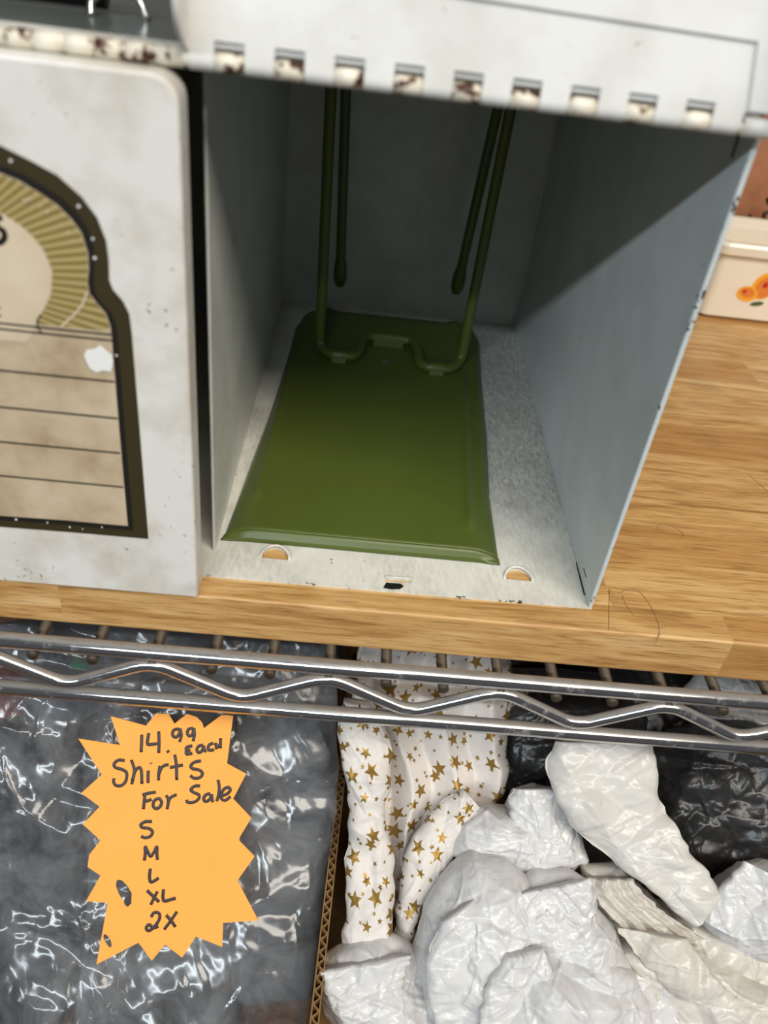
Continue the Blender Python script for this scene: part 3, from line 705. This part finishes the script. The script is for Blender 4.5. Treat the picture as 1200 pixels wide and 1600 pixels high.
strokes_a = [[(408, 190), (407, 240), (404, 300)], [(452, 180), (446, 215), (445, 250), (480, 250), (522, 243)], [(514, 170), (516, 240), (514, 305)], [(568, 288), (576, 303)],
 [(642, 155), (612, 160), (600, 180), (606, 202), (628, 204), (644, 178), (648, 152)], [(648, 152), (655, 195), (644, 236)], [(728, 150), (702, 156), (692, 178), (702, 198), (720, 194), (731, 165), (733, 148)], [(733, 148), (737, 190), (728, 232)],
 [(724, 260), (688, 270), (686, 292), (684, 314)], [(686, 292), (712, 286)], [(684, 314), (724, 307)], [(792, 255), (764, 262), (752, 284), (762, 302), (784, 292), (794, 258)], [(794, 258), (798, 280), (810, 300)], [(856, 244), (832, 252), (822, 272), (832, 288), (860, 284)], [(868, 242), (876, 282)], [(900, 212), (898, 276)], [(868, 266), (886, 262), (900, 246)],
 [(302, 352), (262, 350), (236, 372), (244, 395), (290, 410), (314, 432), (308, 480), (280, 508), (246, 506), (232, 482), (236, 462)], [(343, 348), (360, 400), (358, 450), (345, 500)], [(348, 480), (366, 420), (392, 395), (406, 420), (409, 498)], [(449, 414), (447, 450), (448, 492)], [(464, 366), (466, 373)], [(522, 385), (514, 430), (513, 476)], [(514, 440), (530, 400), (552, 382), (576, 378)], [(614, 315), (624, 380), (626, 474)], [(584, 396), (625, 388), (665, 380)], [(778, 354), (738, 362), (714, 384), (724, 402), (768, 412), (787, 434), (770, 458), (736, 462), (710, 446)],
 [(428, 560), (424, 600), (418, 656)], [(412, 566), (450, 556), (496, 549)], [(424, 606), (448, 602), (470, 594)], [(508, 588), (484, 606), (480, 636), (498, 652), (522, 640), (532, 612), (520, 592), (508, 588)], [(560, 568), (574, 600), (566, 656)], [(572, 612), (590, 582), (626, 564)],
 [(772, 510), (738, 512), (714, 534), (734, 552), (764, 566), (762, 592), (732, 612), (694, 612), (688, 596)], [(836, 558), (808, 566), (794, 590), (806, 608), (832, 594), (844, 562)], [(844, 562), (846, 590), (852, 612)], [(884, 472), (892, 520), (886, 570), (876, 606)], [(902, 572), (936, 562), (960, 538), (950, 520), (924, 528), (904, 560), (906, 590), (930, 600), (962, 576)],
 [(472, 732), (430, 734), (402, 752), (412, 770), (452, 776), (475, 796), (462, 824), (430, 834), (404, 824)]]
strokes_b = [[(424, 216), (430, 170), (430, 130), (448, 165), (464, 190), (486, 160), (502, 128), (502, 170), (506, 212)], [(462, 266), (456, 310), (462, 348), (484, 344), (514, 324)], [(440, 402), (476, 436), (516, 474)], [(506, 408), (484, 450), (464, 492)], [(544, 394), (540, 440), (548, 468), (580, 462), (620, 450)], [(466, 568), (484, 542), (514, 544), (520, 572), (500, 612), (462, 650), (440, 648), (438, 630), (456, 616), (480, 636), (512, 626)], [(560, 556), (590, 590), (618, 630)], [(628, 534), (590, 590), (548, 646)]]
ink = []
for f_, ss in ((sa, strokes_a), (sb, strokes_b)):
    for s in ss:
        q = [np.array(sgn(f_(*p))) for p in s]
        q3 = [so + UX * p[0] + VX * p[1] + NP * .75 for p in q]
        pts = smooth_path(q3, 5); vv, ff = tube(pts, .85, 8)
        vv = [v - NP * ((v - so) @ NP - .75) * .8 for v in vv]       # flattened marker stroke
        ink.append((vv, ff))
obj('handwriting', join(*ink), INK, sign, smooth=True)

# crumpling
def worley(P, sc, seed, k=2, stretch=(1, 1, 1)):
    rng = np.random.RandomState(seed); A = np.linalg.qr(rng.randn(3, 3))[0]
    Q = (P @ A) / (sc * np.array(stretch)); lo, hi = Q.min(0) - 1, Q.max(0) + 1
    n = int(min(max(np.prod(hi - lo), 8), 420)); sd = lo + rng.rand(n, 3) * (hi - lo)
    Pd = np.empty((len(Q), k))
    for i in range(0, len(Q), 8000):
        D = ((Q[i:i + 8000, None, :] - sd[None]) ** 2).sum(2); D.partition(k - 1, axis=1); Pd[i:i + 8000] = np.sqrt(np.sort(D[:, :k], axis=1))
    return Pd * sc
def planes(P, sc, seed, n=26):
    """sum of folded triangle waves along random directions: long sharp creases"""
    rng = np.random.RandomState(seed); h = np.zeros(len(P))
    for i in range(n):
        d = rng.randn(3); d /= np.linalg.norm(d); c = P.mean(0) + rng.randn(3) * P.std(0); s = (P - c) @ d
        m = np.exp(-(np.linalg.norm(P - c, axis=1) / (sc * 3)) ** 2)
        h += -np.minimum(np.abs(s), sc * .5) * m * rng.choice([-1, 1], p=[.35, .65])
    return h
from mathutils.geometry import delaunay_2d_cdt
def facets(U, size, seed, stretch=1.0, ang=0.0):
    """height of a creased sheet: random heights joined by flat triangles"""
    rng = np.random.RandomState(seed); ca, sa_ = math.cos(ang), math.sin(ang)
    Q = U @ np.array([[ca, -sa_], [sa_, ca]]); Q = Q / np.array([size * stretch, size / stretch])
    lo, hi = Q.min(0) - 1.2, Q.max(0) + 1.2; nx, ny = (np.ceil(hi - lo)).astype(int) + 1
    gx, gy = np.meshgrid(np.arange(nx), np.arange(ny)); pts = np.stack([gx.ravel(), gy.ravel()], 1) + (rng.rand(nx * ny, 2) - .5) * .95 + lo
    r = delaunay_2d_cdt([Vector(p) for p in pts], [], [], 0, 1e-6)
    vs = np.array([[v.x, v.y] for v in r[0]]); hv = rng.rand(len(vs)) * 2 - 1
    out = np.zeros(len(Q)); done = np.zeros(len(Q), bool)
    order = np.argsort(Q[:, 0]); Qx = Q[order, 0]
    for t in r[2]:
        a, b, c = vs[t[0]], vs[t[1]], vs[t[2]]
        i0, i1 = np.searchsorted(Qx, min(a[0], b[0], c[0])), np.searchsorted(Qx, max(a[0], b[0], c[0]))
        ids = order[i0:i1]
        if not len(ids): continue
        q = Q[ids]; den = (b[1] - c[1]) * (a[0] - c[0]) + (c[0] - b[0]) * (a[1] - c[1])
        if abs(den) < 1e-12: continue
        w1 = ((b[1] - c[1]) * (q[:, 0] - c[0]) + (c[0] - b[0]) * (q[:, 1] - c[1])) / den
        w2 = ((c[1] - a[1]) * (q[:, 0] - c[0]) + (a[0] - c[0]) * (q[:, 1] - c[1])) / den
        m = (w1 >= -1e-9) & (w2 >= -1e-9) & (w1 + w2 <= 1 + 1e-9)
        out[ids[m]] = w1[m] * hv[t[0]] + w2[m] * hv[t[1]] + (1 - w1[m] - w2[m]) * hv[t[2]]
    return out
def crumple(P, seed, amp=1.0, sizes=(46, 22, 10), k=(.20, .17, .15), U=None, ridges=80, ramp=1.1):
    rng = np.random.RandomState(seed + 77)
    if U is None: U = np.stack([P @ UX, P @ VX], 1)
    wv = np.stack([np.sin(U[:, 1] / 19 + seed), np.sin(U[:, 0] / 23 + 2 * seed)], 1) * 3.0
    h = np.zeros(len(P))
    for i, sz in enumerate(sizes):
        h += amp * k[i] * sz * facets(U + wv, sz, seed + 13 * i, rng.uniform(1.0, 1.45), rng.uniform(0, PI))
        h += amp * k[i] * .6 * sz * facets(U + wv, sz * .8, seed + 13 * i + 5, rng.uniform(1.2, 1.9), rng.uniform(0, PI))
    lo, hi = U.min(0), U.max(0)
    for i in range(ridges):                                     # long thin raised creases
        c = lo + rng.rand(2) * (hi - lo); a = rng.uniform(0, PI); d = np.array([math.cos(a), math.sin(a)]); L = rng.uniform(8, 30)
        q = U - c; t = q @ d; n_ = q @ np.array([-d[1], d[0]]) + .012 * t * t * rng.choice([-1, 1])
        h += ramp * rng.uniform(.5, 1.2) * np.maximum(0, 1 - np.abs(n_) / rng.uniform(1.0, 1.9)) * np.maximum(0, 1 - np.abs(t) / L)
    return h
def blob(poly, off, thick, seed, amp=1.0, nth=230, nph=150, sizes=(46, 22, 10), tilt=(0, 0)):
    """a crumpled bag whose outline follows the given loop on the heap plane, with real depth"""
    Q = np.array([toplane(onheap(x, y, off)) for x, y in poly]); c = Q.mean(0)
    th = np.linspace(0, 2 * PI, nth + 1)[:-1]; Rr = []
    for t in th:
        d = np.array([math.cos(t), math.sin(t)]); best = 1.0
        for a, b in zip(Q, np.roll(Q, -1, 0)):
            e = b - a; den = d[0] * e[1] - d[1] * e[0]
            if abs(den) < 1e-9: continue
            q = a - c; tt = (q[0] * e[1] - q[1] * e[0]) / den; s = (q[0] * d[1] - q[1] * d[0]) / den
            if tt > 0 and -1e-6 <= s <= 1 + 1e-6: best = max(best, tt)
        Rr.append(best)
    Rr = np.array(Rr); rng = np.random.RandomState(seed); Rr = Rr * (1 + .04 * np.interp(np.arange(nth), np.arange(0, nth + 6, 6), rng.rand(len(np.arange(0, nth + 6, 6))) - .5))
    n, d = P0(off); o = NP * d + UX * c[0] + VX * c[1]
    g = np.linspace(-1, 1, nph); A, B = np.meshgrid(g, g, indexing='ij')      # square grid bent onto a disc, no pinched pole
    big = np.abs(A) > np.abs(B); r = np.where(big, A, B)
    with np.errstate(divide='ignore', invalid='ignore'):
        t = np.where(big, PI / 4 * B / A, PI / 2 - PI / 4 * A / B)
    t[np.isnan(t)] = 0; t = np.where(r < 0, t + PI, t) % (2 * PI); rho = np.sin(np.abs(r) * PI / 2)
    Ro = np.interp(t.ravel(), np.r_[th, 2 * PI], np.r_[Rr, Rr[0]]).reshape(t.shape)
    a_, b_ = rho * Ro * np.cos(t), rho * Ro * np.sin(t); z = thick * np.sqrt(np.maximum(0, 1 - rho ** 2)) ** .9
    G = o + a_[..., None] * UX + b_[..., None] * VX + z[..., None] * NP
    N = np.cross(np.gradient(G, axis=0), np.gradient(G, axis=1)); N /= np.linalg.norm(N, axis=2, keepdims=True) + 1e-9
    N[(N @ NP) < 0] *= -1; N = N * .6 + NP * .4
    V = G.reshape(-1, 3); h = crumple(V, seed, amp, sizes); fade = (1 - rho ** 10).ravel()
    V = V + N.reshape(-1, 3) * ((h - h.mean()) * fade)[:, None]
    Gb = o + a_[..., None] * UX + b_[..., None] * VX - (z * .6)[..., None] * NP
    Fc = grid_faces(nph, nph); k = len(V); m = nph - 1
    Fb = [[q + k for q in f[::-1]] for f in Fc]
    V = np.vstack([V, Gb.reshape(-1, 3)])
    rim = [i for i in range(nph * nph) if (i // nph in (0, m)) or (i % nph in (0, m))]; rs = set(rim)      # weld the two halves along the outline
    Fc = Fc + [[q - k if (q - k) in rs else q for q in f] for f in Fb]
    uv = np.stack([(V @ UX), (V @ VX)], 1)
    return V, Fc, uv
def loft(left, right, off, thick, seed, amp=1.0, nu=150, nv=70, sizes=(30, 14, 7), back=True, folds=0, fold_amp=0, edge=2.4, ridges=20, ramp=.8):
    """a folded sheet spanning two edge lines on the heap plane; bulges toward the front"""
    def res(pts, n):
        p = np.array([onheap(x, y, off) for x, y in pts]); p = np.array(smooth_path(p, 6)); s = np.r_[0, np.cumsum(np.linalg.norm(np.diff(p, axis=0), axis=1))]; t = np.linspace(0, s[-1], n)
        return np.stack([np.interp(t, s, p[:, i]) for i in range(3)], 1)
    A, B = res(left, nu), res(right, nu); rng = np.random.RandomState(seed); kk = np.arange(0, nu + 7, 7)
    for Q, sg in ((A, -1), (B, 1)): Q += UX * (edge * np.interp(np.arange(nu), kk, rng.rand(len(kk)) - .5))[:, None]
    s = np.linspace(0, 1, nv)
    G = A[:, None] * (1 - s)[None, :, None] + B[:, None] * s[None, :, None]
    wd = np.linalg.norm(A - B, axis=1)
    prof = np.sqrt(np.maximum(0, 1 - (2 * s - 1) ** 2))
    G = G + NP * (prof[None, :, None] * thick)
    if folds: G = G + NP * (fold_amp * np.abs(((s[None, :] * folds + .15 * np.sin(np.linspace(0, 9, nu))[:, None]) % 1) - .5) * 2)[:, :, None]
    V = G.reshape(-1, 3); h = crumple(V, seed, amp, sizes, ridges=ridges, ramp=ramp); V = V + NP * (h - h.mean())[:, None]
    uv = np.stack([np.repeat(np.linspace(0, 1, nu) * np.linalg.norm(np.diff(A, axis=0), axis=1).sum(), nv), (np.tile(s, nu) - .5) * np.repeat(wd, nv) * (1.25 if thick > 6 else 1)], 1)
    Fc = grid_faces(nu, nv)
    if back:
        Vb = (A[:, None] * (1 - s)[None, :, None] + B[:, None] * s[None, :, None] - NP * (prof[None, :, None] * thick * .5 + .6)).reshape(-1, 3); k = len(V)
        Fb = [[q + k for q in f[::-1]] for f in Fc]
        rim = [(i * nv, (i + 1) * nv) for i in range(nu - 1)] + [((i + 1) * nv + nv - 1, i * nv + nv - 1) for i in range(nu - 1)] + [(j + 1, j) for j in range(nv - 1)] + [((nu - 1) * nv + j, (nu - 1) * nv + j + 1) for j in range(nv - 1)]
        Fc = Fc + Fb + [[a, b, b + k, a + k] for a, b in rim]; V = np.vstack([V, Vb]); uv = np.vstack([uv, uv])
    return V, Fc, uv

# open carton holding the bags: corrugated walls
ct = thing('cardboard_carton', 'open corrugated cardboard carton holding the white bags', 'carton', (120, -20, LOW + 12))
CZ = -170
def corrugated(xa, ya, xb, yb, z0, z1, th=4.6):
    a, b = np.array([xa, ya]), np.array([xb, yb]); L = np.linalg.norm(b - a); t = (b - a) / L; n = np.array([-t[1], t[0]])
    def slab(o0, o1):
        c = [a + n * o0, b + n * o0, b + n * o1, a + n * o1]; return ([(p[0], p[1], z0) for p in c] + [(p[0], p[1], z1) for p in c], [[0, 1, 2, 3], [4, 5, 6, 7], [0, 1, 5, 4], [1, 2, 6, 5], [2, 3, 7, 6], [3, 0, 4, 7]])
    V, Fc = [], []; m = int(L / .8)
    for i in range(m + 1):
        o = th / 2 + (th / 2 - .9) * math.sin(i * (L / m) * 2 * PI / 6.4); p = a + t * (L * i / m)
        for dd in (-.4, .4):
            for z in (z0, z1): V.append((*(p + n * (o + dd)), z))
    for i in range(m): k = 4 * i; Fc += [[k, k + 1, k + 5, k + 4], [k + 2, k + 3, k + 7, k + 6], [k + 1, k + 3, k + 7, k + 5]]
    return join(slab(0, .7), slab(th - .7, th), (V, Fc))
obj('carton_wall', corrugated(-108.1, 150, -121, -150, LOW + 13, CZ), KRAFT, ct)
obj('carton_wall', corrugated(372, -150, 372, 150, LOW + 13, CZ), KRAFT, ct)
obj('carton_wall', corrugated(-119.5, -155, 372, -155, LOW + 13, -250), KRAFT, ct)
obj('carton_wall', corrugated(372, 156, -108, 156, LOW + 13, CZ), KRAFT, ct)
obj('carton_bottom', box(-112, 368, -150, 150, LOW + 12.2, LOW + 15), KRAFT, ct)

# white plastic bags
G_BAGS = 'crumpled white plastic bags in the carton'
def bag(poly, off, thick, seed, label, mat=WBAG, amp=1.0, group=G_BAGS, name='plastic_bag', **k):
    V, Fc, uv = blob(poly, off, thick, seed, amp, **k)
    o = obj(name, (V, Fc), mat, smooth=True, uv=uv); return tag(o, label, 'bag', group)
bag([(495, 1515), (505, 1490), (540, 1472), (600, 1455), (640, 1470), (675, 1510), (692, 1560), (700, 1640), (600, 1660), (540, 1625), (505, 1580)], 6, 26, 11, 'small crumpled white bag at the bottom beside the carton edge', sizes=(34, 16, 8))
bag([(645, 1480), (660, 1420), (690, 1365), (735, 1325), (785, 1335), (830, 1370), (850, 1420), (830, 1500), (800, 1580), (770, 1650), (690, 1650), (655, 1570)], 8, 34, 23, 'large rounded white bag in the middle front of the carton')
bag([(790, 1430), (795, 1390), (835, 1358), (890, 1358), (927, 1378), (925, 1410), (955, 1440), (972, 1490), (985, 1560), (930, 1580), (850, 1560), (800, 1500)], 12, 30, 37, 'domed white bag right of the large rounded one')
bag([(748, 1580), (770, 1520), (800, 1488), (860, 1476), (935, 1480), (985, 1512), (1010, 1560), (1020, 1660), (745, 1660)], 26, 26, 41, 'white bag nearest the viewer at the bottom centre')
bag([(700, 1330), (712, 1282), (745, 1256), (790, 1258), (802, 1232), (835, 1223), (870, 1235), (900, 1290), (915, 1340), (860, 1370), (760, 1365)], -12, 26, 53, 'white bag lying behind the large one against the star tissue')
bag([(905, 1350), (960, 1345), (1010, 1390), (1060, 1440), (1108, 1470), (1085, 1490), (1000, 1475), (945, 1450), (915, 1400)], 2, 16, 67, 'cream pleated bag under the tall upright white bag', WBAG2, sizes=(22, 12, 6))
bag([(1075, 1420), (1120, 1375), (1160, 1348), (1190, 1343), (1260, 1360), (1270, 1490), (1180, 1500), (1110, 1470)], 2, 30, 71, 'white bag against the right side of the carton')
bag([(950, 1475), (1005, 1452), (1080, 1470), (1150, 1515), (1205, 1545), (1270, 1560), (1270, 1660), (1010, 1660), (985, 1560)], 10, 24, 83, 'cream wrinkled bag in the bottom right corner', WBAG2)
bag([(1020, 1400), (1100, 1440), (1180, 1470), (1270, 1480), (1270, 1590), (1150, 1580), (1060, 1500)], -4, 20, 87, 'flattened white bag between the two right-hand bags', WBAG2)
# tall bag standing over the others
V, Fc, uv = loft([(868, 1158), (856, 1195), (864, 1240), (893, 1290), (930, 1322), (965, 1352), (1010, 1385), (1050, 1420), (1078, 1442)], [(1018, 1160), (1026, 1200), (1030, 1245), (1050, 1285), (1072, 1325), (1098, 1355), (1122, 1385), (1120, 1400), (1092, 1428)], 20, 9, 101, 1.0, 170, 90, sizes=(34, 17, 8))
o = obj('plastic_bag', (V, Fc), WBAG3, smooth=True, uv=uv); tag(o, 'tall flat white bag leaning up over the heap below the rail', 'bag', G_BAGS)
bag([(1060, 1085), (1090, 1050), (1180, 1050), (1270, 1060), (1270, 1180), (1170, 1165), (1110, 1130)], -46, 22, 113, 'pale bag far back behind the zigzag at the right', sizes=(34, 16, 8))
G_BLK = 'black plastic bags behind the white ones'
bag([(730, 1090), (790, 1040), (940, 1050), (1010, 1120), (990, 1220), (900, 1290), (790, 1290), (740, 1200)], -58, 26, 131, 'black bag behind the tall upright white bag', BBAG, 1.1, G_BLK, sizes=(40, 20, 10))
bag([(985, 1190), (1040, 1140), (1130, 1120), (1270, 1130), (1270, 1420), (1150, 1430), (1060, 1360), (1010, 1280)], -40, 26, 137, 'black bag at the right behind the heap', BBAG, 1.2, G_BLK, sizes=(40, 20, 10))

# thin loose flaps of the bags
def flap(parent_label, l, r, off, th, seed, mat, **k):
    V, Fc, uv = loft(l, r, off, th, seed, .9, 110, 60, sizes=(24, 12, 6), **k)
    par = [o for o in C.objects if o.get('label') == parent_label][0]
    obj('flap', (V, Fc), mat, par, smooth=True, uv=uv)
LB = 'large rounded white bag in the middle front of the carton'; LN = 'white bag nearest the viewer at the bottom centre'; LD = 'domed white bag right of the large rounded one'
flap(LB, [(690, 1440), (665, 1500), (668, 1560), (700, 1640)], [(745, 1405), (800, 1450), (815, 1530), (790, 1640)], 34, 6, 301, WBAG)
flap(LD, [(800, 1400), (785, 1440), (800, 1480)], [(925, 1372), (920, 1420), (905, 1478)], 32, 6, 307, WBAG)
flap(LN, [(790, 1490), (760, 1540), (748, 1600), (745, 1650)], [(850, 1480), (860, 1520), (835, 1570), (815, 1650)], 44, 5, 311, WBAG)
flap(LN, [(985, 1505), (960, 1560), (965, 1640)], [(1035, 1530), (1060, 1580), (1058, 1640)], 24, 4, 313, WBAG)
flap('small crumpled white bag at the bottom beside the carton edge', [(500, 1515), (512, 1560), (550, 1620)], [(640, 1490), (628, 1540), (600, 1580)], 26, 6, 317, WBAG)
flap('white bag lying behind the large one against the star tissue', [(800, 1232), (795, 1270), (812, 1330)], [(868, 1230), (895, 1280), (905, 1330)], 6, 7, 319, WBAG)
flap('cream wrinkled bag in the bottom right corner', [(965, 1452), (1000, 1500), (1060, 1560)], [(1075, 1465), (1110, 1520), (1180, 1580)], 30, 5, 323, WBAG2)
flap('white bag against the right side of the carton', [(1100, 1440), (1130, 1380), (1165, 1345)], [(1160, 1470), (1195, 1430), (1215, 1370)], 26, 5, 329, WBAG)
flap('cream pleated bag under the tall upright white bag', [(915, 1370), (940, 1420), (1000, 1470)], [(985, 1370), (1030, 1420), (1100, 1465)], 14, 4, 331, WBAG2, folds=4, fold_amp=4)

bag([(690, 1050), (900, 1010), (1250, 1040), (1250, 1450), (1060, 1450), (880, 1400), (720, 1330)], -92, 22, 139, 'added black bag darkening the gaps deepest in the carton', BBAG, 1.0, G_BLK, sizes=(40, 20, 10))  # added beneath the others so the gaps between bags come out dark
# gold star tissue
ts = thing('star_tissue_paper', 'white tissue paper with gold stars folded upright in the carton', 'tissue paper', onheap(590, 1480, 0))
def part_loft(name, l, r, off, th, seed, amp, **k):
    V, Fc, uv = loft(l, r, off, th, seed, amp, **k); return obj(name, (V, Fc), STAR, ts, smooth=True, uv=uv)
part_loft('fold', [(562, 1000), (555, 1060), (545, 1120), (560, 1200), (580, 1290), (600, 1370), (612, 1440)], [(800, 1010), (800, 1080), (790, 1160), (785, 1230), (745, 1280), (700, 1340), (660, 1420)], -38, 12, 151, .55, folds=3.4, fold_amp=11, sizes=(26, 13, 7))
part_loft('fold', [(536, 1090), (528, 1150), (538, 1205), (545, 1250), (541, 1330), (541, 1400), (534, 1480)], [(575, 1095), (606, 1150), (612, 1215), (603, 1270), (614, 1340), (616, 1400), (616, 1490)], 4, 9, 157, .6, sizes=(26, 13, 7))
part_loft('fold', [(722, 1232), (680, 1262), (640, 1318), (624, 1370), (618, 1420), (616, 1480)], [(752, 1262), (728, 1310), (706, 1340), (690, 1382), (656, 1420), (646, 1490)], -8, 8, 163, .5, sizes=(26, 13, 7))

# clear bags of shirts on the left
G_SH = 'folded shirts inside the clear bags'
def shirt(poly, off, th, seed, label, mat):
    V, Fc, uv = blob(poly, off, th, seed, .3, 120, 80, (60, 34, 18)); o = obj('folded_shirt', (V, Fc), mat, smooth=True); tag(o, label, 'shirt', G_SH)
shirt([(370, 1130), (440, 1090), (510, 1120), (524, 1260), (512, 1440), (490, 1560), (370, 1570), (330, 1400), (340, 1240)], -44, 24, 211, 'slate grey folded shirt right of the orange sign', SHIRT2)
shirt([(130, 1130), (240, 1060), (380, 1080), (400, 1250), (390, 1450), (300, 1560), (180, 1520), (110, 1330)], -56, 24, 223, 'charcoal folded shirt directly behind the orange sign', SHIRT)
shirt([(-70, 1160), (20, 1110), (130, 1150), (150, 1330), (140, 1520), (60, 1660), (-70, 1660)], -50, 26, 227, 'dark folded shirt at the left edge below the rail', SHIRT3)
shirt([(-40, 980), (200, 950), (420, 970), (530, 1010), (530, 1130), (400, 1180), (220, 1180), (-40, 1150)], -84, 22, 229, 'grey folded shirt far back under the wire shelf', SHIRT2)
shirt([(-80, 1060), (-10, 1020), (40, 1060), (45, 1130), (0, 1180), (-80, 1170)], -52, 14, 233, 'maroon folded shirt at the far left below the rail', REDCLOTH)
shirt([(120, 1540), (250, 1530), (380, 1560), (380, 1680), (110, 1680)], -48, 16, 239, 'charcoal folded shirt at the bottom under the sign', SHIRT)
g = obj('shirt_tag', box(0, 9, 0, 1, 0, 14, .3), GREENCLOTH, base=(0, 0, 0)); q = onheap(112, 1045, -44); g.location = Vector(q) * S; tag(g, 'small green tag behind the zigzag wire at left', 'tag')
G_CL = 'clear plastic bags over the shirts'
def clear(l, r, off, th, seed, amp, label, **k):
    V, Fc, uv = loft(l, r, off, th, seed, amp, 150, 120, back=False, **k); o = obj('clear_bag', (V, Fc), CLEAR, smooth=True); tag(o, label, 'bag', G_CL)
clear([(-60, 930), (-60, 1200), (-60, 1400), (-60, 1660)], [(215, 940), (230, 1200), (240, 1400), (250, 1660)], -4, 14, 251, .62, 'clear crinkled plastic bag of shirts at the left edge', sizes=(70, 22, 9), ridges=110, ramp=1.3)
clear([(170, 930), (150, 1150), (140, 1350), (110, 1660)], [(520, 940), (528, 1200), (510, 1400), (470, 1660)], -12, 14, 257, .5, 'clear plastic bag of shirts behind the orange sign', sizes=(70, 22, 9), ridges=110, ramp=1.3)
